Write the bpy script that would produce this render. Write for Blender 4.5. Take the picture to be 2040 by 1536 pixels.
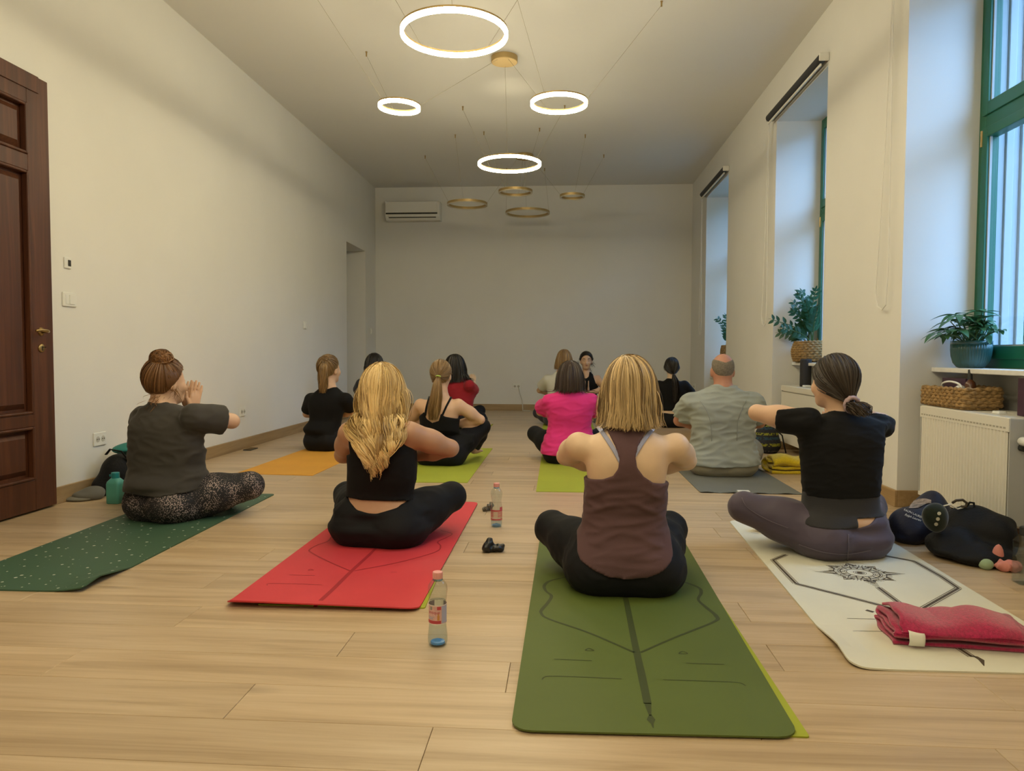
import bpy, bmesh, math, random
import numpy as np
from mathutils import Vector, Matrix
random.seed(7); np.random.seed(7)
for _o in list(bpy.data.objects): bpy.data.objects.remove(_o)
SC = bpy.context.scene
COL = SC.collection
PI = math.pi

# ------------------------------------------------------------------ camera
F_PX, YAW, PITCH, ROLL, CAM_H = 1463.85, 0.06898, 0.04323, 0.00355, 0.89
_cy, _sy, _cp, _sp = math.cos(YAW), math.sin(YAW), math.cos(PITCH), math.sin(PITCH)
FWD = np.array([-_sy * _cp, _cy * _cp, -_sp]); _R = np.array([_cy, _sy, 0.0]); _U = np.cross(_R, FWD)
RGT = math.cos(ROLL) * _R + math.sin(ROLL) * _U
UPV = -math.sin(ROLL) * _R + math.cos(ROLL) * _U
cam_d = bpy.data.cameras.new('camera'); cam = bpy.data.objects.new('camera', cam_d); COL.objects.link(cam)
cam_d.sensor_width = 36.0; cam_d.sensor_fit = 'HORIZONTAL'; cam_d.lens = F_PX / 2040 * 36.0
cam_d.clip_start = 0.05; cam_d.clip_end = 200
M4 = Matrix(((RGT[0], UPV[0], -FWD[0], 0), (RGT[1], UPV[1], -FWD[1], 0), (RGT[2], UPV[2], -FWD[2], CAM_H), (0, 0, 0, 1)))
cam.matrix_world = M4
SC.camera = cam

# ------------------------------------------------------------------ world, exposure
w = bpy.data.worlds.new('World'); SC.world = w; w.use_nodes = True
_bg = w.node_tree.nodes['Background']
_bg.inputs['Color'].default_value = (0.31, 0.57, 1.0, 1); _bg.inputs['Strength'].default_value = 9.5
SC.view_settings.view_transform = 'Standard'; SC.view_settings.look = 'None'
SC.view_settings.gamma = 1.0; SC.view_settings.use_curve_mapping = False
SC.view_settings.exposure = 0.22
LAMP_STRENGTH = 55.0
SC.cycles.max_bounces = 5; SC.cycles.diffuse_bounces = 3; SC.cycles.glossy_bounces = 2; SC.cycles.transmission_bounces = 3; SC.cycles.transparent_max_bounces = 12
SC.cycles.caustics_reflective = False; SC.cycles.caustics_refractive = False
LAMP_COLOR = (1.0, 0.87, 0.575)

# room measures (metres)
XL, XR, YB, YF, H = -2.961, 1.961, 11.494, -3.2, 3.487

def ray(u, v):
    return FWD + RGT * (u - 1020) / F_PX - UPV * (v - 768) / F_PX
CAMP = np.array([0, 0, CAM_H])
def at(u, v, Y):
    """point seen at pixel (u,v) at room depth Y"""
    d = ray(u, v); return CAMP + d * (Y / d[1])
def atz(u, v, z=0.0):
    d = ray(u, v); return CAMP + d * ((z - CAM_H) / d[2])
def atx(u, v, X):
    d = ray(u, v); return CAMP + d * (X / d[0])

# ------------------------------------------------------------------ materials
MATS = {}
def mat(name, col, rough=0.6, metal=0.0, var=0.0, vscale=8.0, bump=0.0, bscale=60.0, sheen=0.0, emit=None, estr=0.0,
        alpha=1.0, stretch=(1, 1, 1), spec=0.5, coat=0.0, sub=0.0, trans=0.0):
    if name in MATS: return MATS[name]
    m = bpy.data.materials.new(name); m.use_nodes = True; nt = m.node_tree; b = nt.nodes['Principled BSDF']
    b.inputs['Base Color'].default_value = (*col, 1); b.inputs['Roughness'].default_value = rough
    b.inputs['Metallic'].default_value = metal; b.inputs['Specular IOR Level'].default_value = spec
    if sheen: b.inputs['Sheen Weight'].default_value = sheen; b.inputs['Sheen Roughness'].default_value = 0.4
    if coat: b.inputs['Coat Weight'].default_value = coat
    if trans: b.inputs['Transmission Weight'].default_value = trans
    if sub:
        b.inputs['Subsurface Weight'].default_value = sub; b.inputs['Subsurface Radius'].default_value = (0.012, 0.005, 0.003)
        b.inputs['Subsurface Scale'].default_value = 1.0
    if emit: b.inputs['Emission Color'].default_value = (*emit, 1); b.inputs['Emission Strength'].default_value = estr
    if var or bump:
        tc = nt.nodes.new('ShaderNodeTexCoord'); mp = nt.nodes.new('ShaderNodeMapping'); mp.inputs['Scale'].default_value = stretch
        nt.links.new(tc.outputs['Object'], mp.inputs['Vector'])
        if var:
            n = nt.nodes.new('ShaderNodeTexNoise'); n.inputs['Scale'].default_value = vscale; n.inputs['Detail'].default_value = 5
            nt.links.new(mp.outputs['Vector'], n.inputs['Vector'])
            r = nt.nodes.new('ShaderNodeValToRGB'); e = r.color_ramp.elements
            e[0].position = 0.3; e[1].position = 0.7
            e[0].color = (*[c * (1 - var) for c in col], 1); e[1].color = (*[min(1, c * (1 + var)) for c in col], 1)
            nt.links.new(n.outputs['Fac'], r.inputs['Fac']); nt.links.new(r.outputs['Color'], b.inputs['Base Color'])
        if bump:
            n2 = nt.nodes.new('ShaderNodeTexNoise'); n2.inputs['Scale'].default_value = bscale; n2.inputs['Detail'].default_value = 4
            nt.links.new(mp.outputs['Vector'], n2.inputs['Vector'])
            bp = nt.nodes.new('ShaderNodeBump'); bp.inputs['Strength'].default_value = bump; bp.inputs['Distance'].default_value = 0.01
            nt.links.new(n2.outputs['Fac'], bp.inputs['Height']); nt.links.new(bp.outputs['Normal'], b.inputs['Normal'])
    MATS[name] = m; return m

def nd(nt, t, **kw):
    n = nt.nodes.new('ShaderNode' + t)
    for k, v in kw.items():
        if k in n.inputs: n.inputs[k].default_value = v
        else: setattr(n, k, v)
    return n

def wood_mat(name, dark, mid, light, axis='X', rnd=True, rough=0.42, scale=1.0, knots=0.5, coat=0.0):
    """streaky grain along one axis, different on every object"""
    m = bpy.data.materials.new(name); m.use_nodes = True; nt = m.node_tree; b = nt.nodes['Principled BSDF']; L = nt.links.new
    geo = nd(nt, 'NewGeometry'); oi = nd(nt, 'ObjectInfo')
    add = nd(nt, 'VectorMath', operation='MULTIPLY_ADD')
    comb = nd(nt, 'CombineXYZ'); L(oi.outputs['Random'], comb.inputs[0]); L(oi.outputs['Random'], comb.inputs[1]); L(oi.outputs['Random'], comb.inputs[2])
    L(comb.outputs[0], add.inputs[0]); add.inputs[1].default_value = (37.0, 53.0, 11.0) if rnd else (0, 0, 0)
    L(geo.outputs['Position'], add.inputs[2])
    mp = nd(nt, 'Mapping'); s = {'X': (0.55, 9, 9), 'Y': (9, 0.55, 9), 'Z': (9, 9, 0.55)}[axis]
    mp.inputs['Scale'].default_value = [q * scale for q in s]; L(add.outputs[0], mp.inputs['Vector'])
    n1 = nd(nt, 'TexNoise', Scale=1.6, Detail=8.0, Roughness=0.62, Distortion=0.9); L(mp.outputs[0], n1.inputs['Vector'])
    mp2 = nd(nt, 'Mapping'); s2 = {'X': (2.2, 90, 90), 'Y': (90, 2.2, 90), 'Z': (90, 90, 2.2)}[axis]
    mp2.inputs['Scale'].default_value = s2; L(add.outputs[0], mp2.inputs['Vector'])
    n2 = nd(nt, 'TexNoise', Scale=1.0, Detail=3.0); L(mp2.outputs[0], n2.inputs['Vector'])
    r = nd(nt, 'ValToRGB'); e = r.color_ramp.elements; e[0].position = 0.28; e[0].color = (*dark, 1); e[1].position = 0.72; e[1].color = (*light, 1)
    q = e.new(0.5); q.color = (*mid, 1); L(n1.outputs['Fac'], r.inputs['Fac'])
    mx = nd(nt, 'MixRGB', blend_type='MULTIPLY'); mx.inputs['Fac'].default_value = 0.17
    r2 = nd(nt, 'ValToRGB'); r2.color_ramp.elements[0].position = 0.3; r2.color_ramp.elements[0].color = (0.62, 0.58, 0.5, 1); r2.color_ramp.elements[1].position = 0.6
    L(n2.outputs['Fac'], r2.inputs['Fac']); L(r.outputs[0], mx.inputs[1]); L(r2.outputs[0], mx.inputs[2])
    # knots
    mp3 = nd(nt, 'Mapping'); s3 = {'X': (1.3, 4.2, 4.2), 'Y': (4.2, 1.3, 4.2), 'Z': (4.2, 4.2, 1.3)}[axis]; mp3.inputs['Scale'].default_value = s3
    L(add.outputs[0], mp3.inputs['Vector'])
    vo = nd(nt, 'TexVoronoi', Scale=1.0); L(mp3.outputs[0], vo.inputs['Vector'])
    r3 = nd(nt, 'ValToRGB'); r3.color_ramp.elements[0].position = 0.015; r3.color_ramp.elements[0].color = (knots, knots, knots, 1); r3.color_ramp.elements[1].position = 0.13; r3.color_ramp.elements[1].color = (0, 0, 0, 1)
    L(vo.outputs['Distance'], r3.inputs['Fac'])
    mk = nd(nt, 'MixRGB', blend_type='MIX'); L(r3.outputs[0], mk.inputs['Fac']); L(mx.outputs[0], mk.inputs[1]); mk.inputs[2].default_value = (*[c * 0.5 for c in dark], 1)
    # per piece tone
    tone = nd(nt, 'HueSaturation'); L(mk.outputs[0], tone.inputs['Color'])
    mr = nd(nt, 'MapRange'); mr.inputs['To Min'].default_value = 0.92 if rnd else 1; mr.inputs['To Max'].default_value = 1.07 if rnd else 1
    L(oi.outputs['Random'], mr.inputs['Value']); L(mr.outputs[0], tone.inputs['Value'])
    L(tone.outputs[0], b.inputs['Base Color']); b.inputs['Roughness'].default_value = rough
    if coat: b.inputs['Coat Weight'].default_value = coat
    bp = nd(nt, 'Bump', Strength=0.08, Distance=0.004); L(n2.outputs['Fac'], bp.inputs['Height']); L(bp.outputs[0], b.inputs['Normal'])
    MATS[name] = m; return m

def glass_mat(name, tint=(1, 1, 1), gloss=0.08, rough=0.0):
    m = bpy.data.materials.new(name); m.use_nodes = True; nt = m.node_tree; nt.nodes.remove(nt.nodes['Principled BSDF'])
    out = nt.nodes['Material Output']; tr = nd(nt, 'BsdfTransparent', Color=(*tint, 1)); gl = nd(nt, 'BsdfGlossy', Roughness=rough)
    fr = nd(nt, 'LayerWeight', Blend=0.35); mx = nd(nt, 'MixShader'); pw = nd(nt, 'Math', operation='POWER'); nt.links.new(fr.outputs['Facing'], pw.inputs[0]); pw.inputs[1].default_value = 3.0
    ma = nd(nt, 'Math', operation='MULTIPLY_ADD'); nt.links.new(pw.outputs[0], ma.inputs[0]); ma.inputs[1].default_value = 0.55; ma.inputs[2].default_value = gloss
    nt.links.new(ma.outputs[0], mx.inputs[0]); nt.links.new(tr.outputs[0], mx.inputs[1]); nt.links.new(gl.outputs[0], mx.inputs[2])
    nt.links.new(mx.outputs[0], out.inputs['Surface']); MATS[name] = m; return m

# ------------------------------------------------------------------ mesh helpers
class MB:
    def __init__(s): s.v = []; s.f = []
    def add(s, vs, fs):
        o = len(s.v); s.v += [tuple(map(float, p)) for p in vs]; s.f += [tuple(i + o for i in f) for f in fs]; return s
    def box(s, lo, hi, M=None):
        x0, y0, z0 = lo; x1, y1, z1 = hi
        vs = [(x0, y0, z0), (x1, y0, z0), (x1, y1, z0), (x0, y1, z0), (x0, y0, z1), (x1, y0, z1), (x1, y1, z1), (x0, y1, z1)]
        if M is not None: vs = [tuple(M @ Vector(p)) for p in vs]
        return s.add(vs, [(0, 3, 2, 1), (4, 5, 6, 7), (0, 1, 5, 4), (1, 2, 6, 5), (2, 3, 7, 6), (3, 0, 4, 7)])
    def tube(s, path, r, n=8, closed=False, cap=True, flat=1.0):
        P = np.array(path, float); k = len(P)
        rr = np.full(k, r, float) if np.isscalar(r) else np.array(r, float)
        if closed: T = np.roll(P, -1, 0) - np.roll(P, 1, 0)
        else: T = np.gradient(P, axis=0)
        T /= np.linalg.norm(T, axis=1)[:, None] + 1e-12
        ref = np.array([0, 0, 1.0]) if abs(T[0][2]) < 0.9 else np.array([1.0, 0, 0])
        N = np.zeros_like(P); nn = ref - T[0] * (ref @ T[0]); N[0] = nn / np.linalg.norm(nn)
        for i in range(1, k):
            nn = N[i - 1] - T[i] * (N[i - 1] @ T[i]); N[i] = nn / (np.linalg.norm(nn) + 1e-12)
        B = np.cross(T, N); vs = []
        for i in range(k):
            for j in range(n):
                a = 2 * PI * j / n; vs.append(P[i] + rr[i] * (math.cos(a) * N[i] * flat + math.sin(a) * B[i]))
        fs = []
        for i in range(k if closed else k - 1):
            i2 = (i + 1) % k
            for j in range(n):
                j2 = (j + 1) % n; fs.append((i * n + j, i * n + j2, i2 * n + j2, i2 * n + j))
        if cap and not closed: fs += [tuple(range(n - 1, -1, -1)), tuple((k - 1) * n + j for j in range(n))]
        return s.add(vs, fs)
    def lathe(s, prof, c=(0, 0, 0), n=28, sx=1.0, sy=1.0, ribs=0, ribd=0.0, cap=True):
        vs = []; k = len(prof)
        for r, z in prof:
            for j in range(n):
                a = 2 * PI * j / n; q = r + (ribd * math.cos(ribs * a) if ribs else 0)
                vs.append((c[0] + q * math.cos(a) * sx, c[1] + q * math.sin(a) * sy, c[2] + z))
        fs = [(i * n + j, i * n + (j + 1) % n, (i + 1) * n + (j + 1) % n, (i + 1) * n + j) for i in range(k - 1) for j in range(n)]
        if cap: fs += [tuple(range(n - 1, -1, -1)), tuple((k - 1) * n + j for j in range(n))]
        return s.add(vs, fs)
    def prism(s, poly, z0, z1, M=None):
        n = len(poly); vs = [(p[0], p[1], z0) for p in poly] + [(p[0], p[1], z1) for p in poly]
        if M is not None: vs = [tuple(M @ Vector(p)) for p in vs]
        return s.add(vs, [tuple(range(n - 1, -1, -1)), tuple(range(n, 2 * n))] + [(i, (i + 1) % n, n + (i + 1) % n, n + i) for i in range(n)])
    def ribbon(s, path, wdt, z):
        """flat printed line lying at height z"""
        P = np.array(path, float); k = len(P); ww = np.full(k, wdt) if np.isscalar(wdt) else np.array(wdt)
        T = np.gradient(P, axis=0); T /= np.linalg.norm(T, axis=1)[:, None] + 1e-12
        Nn = np.stack([-T[:, 1], T[:, 0]], 1); a = P + Nn * ww[:, None] / 2; b = P - Nn * ww[:, None] / 2
        return s.add([(*p, z) for p in a] + [(*p, z) for p in b], [(i, k + i, k + i + 1, i + 1) for i in range(k - 1)])
    def ell(s, c, r, nu=16, nv=10, M=None):
        vs = []; fs = []
        for i in range(nv + 1):
            t = PI * i / nv
            for j in range(nu):
                a = 2 * PI * j / nu; p = Vector((r[0] * math.sin(t) * math.cos(a), r[1] * math.sin(t) * math.sin(a), r[2] * math.cos(t)))
                if M is not None: p = M @ p
                vs.append((c[0] + p[0], c[1] + p[1], c[2] + p[2]))
        for i in range(nv):
            for j in range(nu): fs.append((i * nu + j, (i + 1) * nu + j, (i + 1) * nu + (j + 1) % nu, i * nu + (j + 1) % nu))
        return s.add(vs, fs)
    def build(s, name, m, parent=None, smooth=False, bevel=0.0, sub=0, seg=2):
        me = bpy.data.meshes.new(name); me.from_pydata(s.v, [], s.f); me.update()
        return link(name, me, m, parent, smooth, bevel, sub, seg)

WOFF = {}
def link(name, me, m, parent=None, smooth=False, bevel=0.0, sub=0, seg=2):
    if smooth: me.polygons.foreach_set('use_smooth', [True] * len(me.polygons))
    if m is not None: me.materials.append(m)
    o = bpy.data.objects.new(name, me); COL.objects.link(o)
    if parent is not None:
        o.parent = parent; wv = WOFF.get(parent.name)
        if wv is not None: o.location = (-wv[0], -wv[1], -wv[2])
    if bevel:
        b = o.modifiers.new('bevel', 'BEVEL'); b.width = bevel; b.segments = seg; b.limit_method = 'ANGLE'; b.angle_limit = 0.6
        b.harden_normals = False
    if sub: q = o.modifiers.new('sub', 'SUBSURF'); q.levels = sub; q.render_levels = sub
    return o
def tag(o, label=None, cat=None, group=None, kind=None):
    if label: o['label'] = label
    if cat: o['category'] = cat
    if group: o['group'] = group
    if kind: o['kind'] = kind
    return o
def thing(name, label, cat, loc, group=None, kind=None):
    o = bpy.data.objects.new(name, None); COL.objects.link(o); o.location = loc; o.empty_display_size = 0.05
    WOFF[o.name] = tuple(loc); return tag(o, label, cat, group, kind)
def struct(o): o['kind'] = 'structure'; return o
def boxes(*bs):
    m = MB()
    for lo, hi in bs: m.box(lo, hi)
    return m
def arr(*a): return np.array(a, float)
# ------------------------------------------------------------------ the room
M_wall = mat('wall_paint', (0.80, 0.79, 0.75), 0.85, var=0.02, vscale=1.5, bump=0.03, bscale=180)
M_ceil = mat('ceiling_paint', (0.80, 0.79, 0.76), 0.9, var=0.01, vscale=1.0)
M_base = wood_mat('baseboard_oak', (0.30, 0.19, 0.085), (0.40, 0.27, 0.13), (0.50, 0.35, 0.19), 'Y', rough=0.5, knots=0.2)
M_basex = wood_mat('baseboard_oak_x', (0.30, 0.19, 0.085), (0.40, 0.27, 0.13), (0.50, 0.35, 0.19), 'X', rough=0.5, knots=0.2)
M_floor = wood_mat('oak_laminate', (0.40, 0.28, 0.16), (0.55, 0.405, 0.25), (0.63, 0.485, 0.32), 'X', rough=0.38, knots=0.45)
M_gap = mat('plank_joint', (0.17, 0.115, 0.065), 0.9)
M_doorw = wood_mat('dark_door_wood', (0.045, 0.014, 0.006), (0.085, 0.026, 0.010), (0.14, 0.047, 0.018), 'Z', rnd=False, rough=0.5, knots=0.0)
M_white = mat('white_plastic', (0.82, 0.82, 0.78), 0.4)
M_cream = mat('cream_enamel', (0.80, 0.78, 0.70), 0.4)
M_dark = mat('dark_gap', (0.02, 0.02, 0.018), 0.6)
M_brass = mat('aged_brass', (0.42, 0.29, 0.12), 0.35, 0.9)
M_green = mat('green_window_paint', (0.008, 0.115, 0.055), 0.38)
M_sill = mat('stone_sill', (0.78, 0.77, 0.73), 0.45, var=0.04, vscale=30)

# floor: one slab, planks lying on it
floor = struct(boxes(((XL - 0.6, YF, -0.10), (2.4, YB + 0.1, -0.012))).build('floor', M_gap))
PW, PL = 0.1908, 1.285
plank_cache = {}
def plank_mesh(L):
    k = round(L, 3)
    if k in plank_cache: return plank_cache[k]
    g = 0.0006; c = 0.0011; m = MB()
    x0, x1, y0, y1 = g, L - g, g, PW - g
    lo = [(x0, y0, -0.012), (x1, y0, -0.012), (x1, y1, -0.012), (x0, y1, -0.012)]
    mi = [(x0, y0, -c), (x1, y0, -c), (x1, y1, -c), (x0, y1, -c)]
    hi = [(x0 + c, y0 + c, 0), (x1 - c, y0 + c, 0), (x1 - c, y1 - c, 0), (x0 + c, y1 - c, 0)]
    fs = [(8, 9, 10, 11)] + [(i, (i + 1) % 4, 4 + (i + 1) % 4, 4 + i) for i in range(4)] + [(4 + i, 4 + (i + 1) % 4, 8 + (i + 1) % 4, 8 + i) for i in range(4)]
    m.add(lo + mi + hi, fs); me = bpy.data.meshes.new('plank'); me.from_pydata(m.v, [], m.f); me.update(); me.materials.append(M_floor)
    plank_cache[k] = me; return me
joint_known = {0: -0.303, 1: -0.82, 2: -1.43, 3: -0.657, 4: -1.257}
Y_ROW0 = 1.508; prev = 0
rest = MB()
for r in range(-25, 53):
    y = Y_ROW0 + r * PW
    if y > YB: break
    j = joint_known.get(r)
    if j is None:
        j = prev + random.choice([0.41, 0.55, -0.45, 0.62, -0.38]) + random.uniform(-0.06, 0.06)
    prev = j
    xs = XL - 0.02; right = 1.99
    if 3.11 < y + PW / 2 < 4.43 or 5.73 < y + PW / 2 < 7.05 or 9.03 < y + PW / 2 < 10.37: right = 2.36
    if 9.93 < y + PW / 2 < 10.9: xs = XL - 0.55
    cuts = sorted([xs, right] + [j + k * PL for k in range(-6, 7) if xs + 0.05 < j + k * PL < right - 0.05])
    for a, b in zip(cuts[:-1], cuts[1:]):
        if r < -2:
            rest.box((a + 0.001, y + 0.001, -0.012), (b - 0.001, y + PW - 0.001, 0)); continue
        o = bpy.data.objects.new('plank', plank_mesh(b - a)); COL.objects.link(o); o.location = (a, y, 0); o.parent = floor
o = rest.build('plank_field', M_floor, floor); o['kind'] = 'stuff'

# walls
OY0, OY1, OZ = 9.931, 10.903, 2.415
struct(boxes(((XL - 0.2, YF, 0), (XL, OY0, H)), ((XL - 0.2, OY0, OZ), (XL, OY1, H)), ((XL - 0.2, OY1, 0), (XL, YB, H)),
             ((XL - 1.2, OY0 - 0.3, 0), (XL - 0.2, OY0 - 0.001, OZ + 0.2)), ((XL - 1.2, OY1 + 0.001, 0), (XL - 0.2, OY1 + 0.2, OZ + 0.2)),
             ((XL - 1.25, OY0 - 0.3, 0), (XL - 0.55, OY1 + 0.2, OZ + 0.2)), ((XL - 0.55, OY0, OZ), (XL - 0.2, OY1, OZ + 0.2))).build('wall_left', M_wall))
struct(boxes(((XL - 0.2, YB, 0), (2.61, YB + 0.2, H))).build('wall_back', M_wall))
struct(boxes(((XL - 0.2, YF - 0.2, 0), (2.61, YF, H))).build('wall_front', M_wall))
struct(boxes(((XL - 0.2, YF - 0.2, H), (2.61, YB + 0.2, H + 0.15))).build('ceiling', M_ceil))
NICHES = [(3.11, 4.432), (5.73, 7.05), (9.03, 10.37)]
NZ = 3.045; SILLZ = 0.82; XW = 2.365; XO = 2.61
wr = MB(); y = YF
for a, b in NICHES:
    wr.box((XR, y, 0), (XO, a, H)); wr.box((XR, a, NZ), (XO, b, H)); wr.box((2.345, a, 0), (XO, b, SILLZ - 0.035)); y = b
wr.box((XR, y, 0), (XO, YB, H))
struct(wr.build('wall_right', M_wall))

# baseboards
BH, BT = 0.098, 0.016
def baseb(name, lo, hi, m): return struct(boxes((lo, hi)).build(name, m, bevel=0.003))
baseb('baseboard_left', (XL, 4.032, 0), (XL + BT, OY0, BH), M_base)
baseb('baseboard_left_corner', (XL, OY1, 0), (XL + BT, YB, BH), M_base)
baseb('baseboard_back', (XL + BT, YB - BT, 0), (XR - BT, YB, BH), M_basex)
for i, (a, b) in enumerate([(4.432, 5.73), (7.05, 9.03), (10.37, YB)]):
    mb = boxes(((XR - BT, a - BT, 0), (XR, b + (BT if b < YB else 0), BH)), ((XR, a - BT, 0), (2.33, a, BH)))
    if b < YB: mb.box((XR, b, 0), (2.33, b + BT, BH))
    struct(mb.build('baseboard_right' if i == 0 else 'baseboard_right_pillar', M_base, bevel=0.003))
baseb('baseboard_right_near', (XR - BT, YF, 0), (XR, 3.11, BH), M_base)

# ---- the dark panelled door on the left
dr = struct(thing('door_1', 'dark brown wooden door with three raised panels in left wall', 'door', (XL, 3.51, 0)))
DX = XL + 0.012; y0, y1 = 2.99, 4.03; DZ = 2.411; py0, py1 = 3.16, 3.862
def rail(n, ya, yb, za, zb, t=0.045): return boxes(((XL - 0.03, ya, za), (XL + t, yb, zb))).build(n, M_doorw, dr, bevel=0.004)
rail('stile', y0, py0, 0.012, DZ); rail('stile', py1, y1, 0.012, DZ)
for za, zb in ((0.012, 0.183), (0.478, 0.548), (1.877, 1.966), (2.242, DZ)): rail('rail', py0, py1, za, zb)
boxes(((XL + 0.045, y0, 2.32), (XL + 0.052, 3.95, DZ))).build('top_moulding', M_doorw, dr, bevel=0.002)
for za, zb in ((0.183, 0.478), (0.548, 1.877), (1.966, 2.242)):
    m = MB(); e, d = 0.06, 0.028
    yy = (py0, py1); xa, xb = XL + 0.012, XL + 0.034
    m.add([(xa, py0, za), (xa, py1, za), (xa, py1, zb), (xa, py0, zb), (xa, py0 + 0.03, za + 0.03), (xa, py1 - 0.03, za + 0.03), (xa, py1 - 0.03, zb - 0.03), (xa, py0 + 0.03, zb - 0.03),
           (xb, py0 + e, za + e), (xb, py1 - e, za + e), (xb, py1 - e, zb - e), (xb, py0 + e, zb - e)],
          [(8, 9, 10, 11)] + [(i, (i + 1) % 4, 4 + (i + 1) % 4, 4 + i) for i in range(4)] + [(4 + i, 4 + (i + 1) % 4, 8 + (i + 1) % 4, 8 + i) for i in range(4)])
    pn = m.build('panel', M_doorw, dr)
    mo = MB(); t = 0.016
    for lo, hi in (((py0, za), (py0 + t, zb)), ((py1 - t, za), (py1, zb)), ((py0 + t, za), (py1 - t, za + t)), ((py0 + t, zb - t), (py1 - t, zb))):
        mo.box((XL + 0.013, lo[0], lo[1]), (XL + 0.052, hi[0], hi[1]))
    mo.build('moulding', M_doorw, pn, bevel=0.006)
hd = MB(); hz = 1.005; hy = 3.93
hd.lathe([(0.024, 0), (0.024, 0.004), (0.012, 0.008)], n=20)
hd.v = [(XL + 0.045 + p[2], hy + p[0], hz + p[1]) for p in hd.v]
hd.tube([(XL + 0.05, hy, hz), (XL + 0.09, hy, hz), (XL + 0.098, hy - 0.02, hz + 0.002), (XL + 0.098, hy - 0.07, hz + 0.006), (XL + 0.096, hy - 0.105, hz + 0.001)], [0.009, 0.009, 0.009, 0.008, 0.006], 10)
hd.build('door_handle', M_brass, dr, smooth=True)
kh = MB(); kh.lathe([(0.024, 0), (0.024, 0.004), (0.020, 0.007)], n=20); kh.v = [(XL + 0.045 + p[2], hy + p[0], 0.912 + p[1]) for p in kh.v]
ko = kh.build('keyhole_plate', M_brass, dr, smooth=True)
boxes(((XL + 0.052, hy - 0.003, 0.898), (XL + 0.0535, hy + 0.003, 0.922)), ((XL + 0.05, hy + 0.0, 0.915), (XL + 0.075, hy + 0.004, 0.919))).build('keyhole', M_dark, ko)

# ---- windows in the niches
M_glass = glass_mat('window_glass', (0.93, 0.97, 0.98), 0.02)
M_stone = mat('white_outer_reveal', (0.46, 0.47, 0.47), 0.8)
def window(i, a, b):
    wd = struct(thing('window_%d' % i, 'tall green framed window with upper light in niche %s' % ('nearest the camera', 'in the middle of the right wall', 'at the far end')[i - 1], 'window', (XW, (a + b) / 2, SILLZ)))
    z0, z1, zt = SILLZ, NZ, 2.20; t = 0.065; x0, x1 = XW, XW + 0.075
    boxes(((x0, a, z0), (x1, a + t, z1)), ((x0, b - t, z0), (x1, b, z1)), ((x0, a + t, z0), (x1, b - t, z0 + 0.07)), ((x0, a + t, z1 - t), (x1, b - t, z1)),
          ((x0, a + t, zt - 0.05), (x1, b - t, zt + 0.05))).build('window_frame', M_green, wd, bevel=0.004)
    mid = (a + b) / 2
    def sash(ya, yb, za, zb, name, tilt=0.0):
        s = 0.055; M = None; xs0, xs1 = x0 - 0.012, x1 - 0.02
        if tilt: M = Matrix.Translation((xs1, 0, za)) @ Matrix.Rotation(-tilt, 4, 'Y') @ Matrix.Translation((-xs1, 0, -za))
        m = MB()
        for lo, hi in (((ya, za), (ya + s, zb)), ((yb - s, za), (yb, zb)), ((ya + s, za), (yb - s, za + s + 0.015)), ((ya + s, zb - s), (yb - s, zb))):
            m.box((xs0, lo[0], lo[1]), (xs1, hi[0], hi[1]), M)
        so = m.build(name, M_green, wd, bevel=0.004)
        MB().box((x0 + 0.018, ya + s - 0.004, za + s), (x0 + 0.024, yb - s + 0.004, zb - s + 0.004), M).build('pane', M_glass, so)
        g = MB()
        for lo, hi in (((ya + s, za + s + 0.015), (ya + s + 0.008, zb - s)), ((yb - s - 0.008, za + s + 0.015), (yb - s, zb - s)), ((ya + s, za + s + 0.015), (yb - s, za + s + 0.023))):
            g.box((x0 + 0.004, lo[0], lo[1]), (x0 + 0.016, hi[0], hi[1]), M)
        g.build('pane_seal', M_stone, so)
        return so
    e = 0.045
    sash(mid + 0.004, b - e, z0 + 0.05, zt - 0.035, 'sash'); s2 = sash(a + e, mid - 0.004, z0 + 0.05, zt - 0.035, 'sash', tilt=0.055 if i == 1 else 0.0)
    sash(a + e, b - e, zt + 0.035, z1 - 0.045, 'top_sash')
    mb = MB(); hx = x0 - 0.02
    mb.tube([(hx, mid + 0.03, 1.64), (hx - 0.04, mid + 0.03, 1.64), (hx - 0.055, mid + 0.03, 1.66), (hx - 0.052, mid + 0.03, 1.76)], [0.009, 0.009, 0.009, 0.007], 10)
    mb.build('window_handle', M_brass, wd, smooth=True)
    hg = MB()
    for z in (zt - 0.09, 1.0): hg.tube([(x0 - 0.012, b - 0.05, z - 0.045), (x0 - 0.012, b - 0.05, z + 0.045)], 0.007, 8)
    hg.build('hinge', M_brass, wd)
    # fluted outer reveal boards
    rv = MB()
    for yy, sg in ((b, -1), (a, 1)):
        for q, (dx, dt) in enumerate(((0.078, 0.045), (0.12, 0.06), (0.16, 0.045), (0.20, 0.065))):
            lo_, hi_ = sorted((yy, yy + sg * dt)); rv.box((XW + dx, lo_, z0 - 0.02), (XW + dx + 0.041, hi_, z1))
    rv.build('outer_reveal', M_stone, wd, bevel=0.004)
    sl = struct(boxes(((2.136, a + 0.003, SILLZ - 0.026), (XW + 0.01, b - 0.003, SILLZ))).build('window_sill', M_sill, wd, bevel=0.004))
    del sl['kind']
    return wd
for i, (a, b) in enumerate(NICHES): window(i + 1, a, b)

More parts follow.
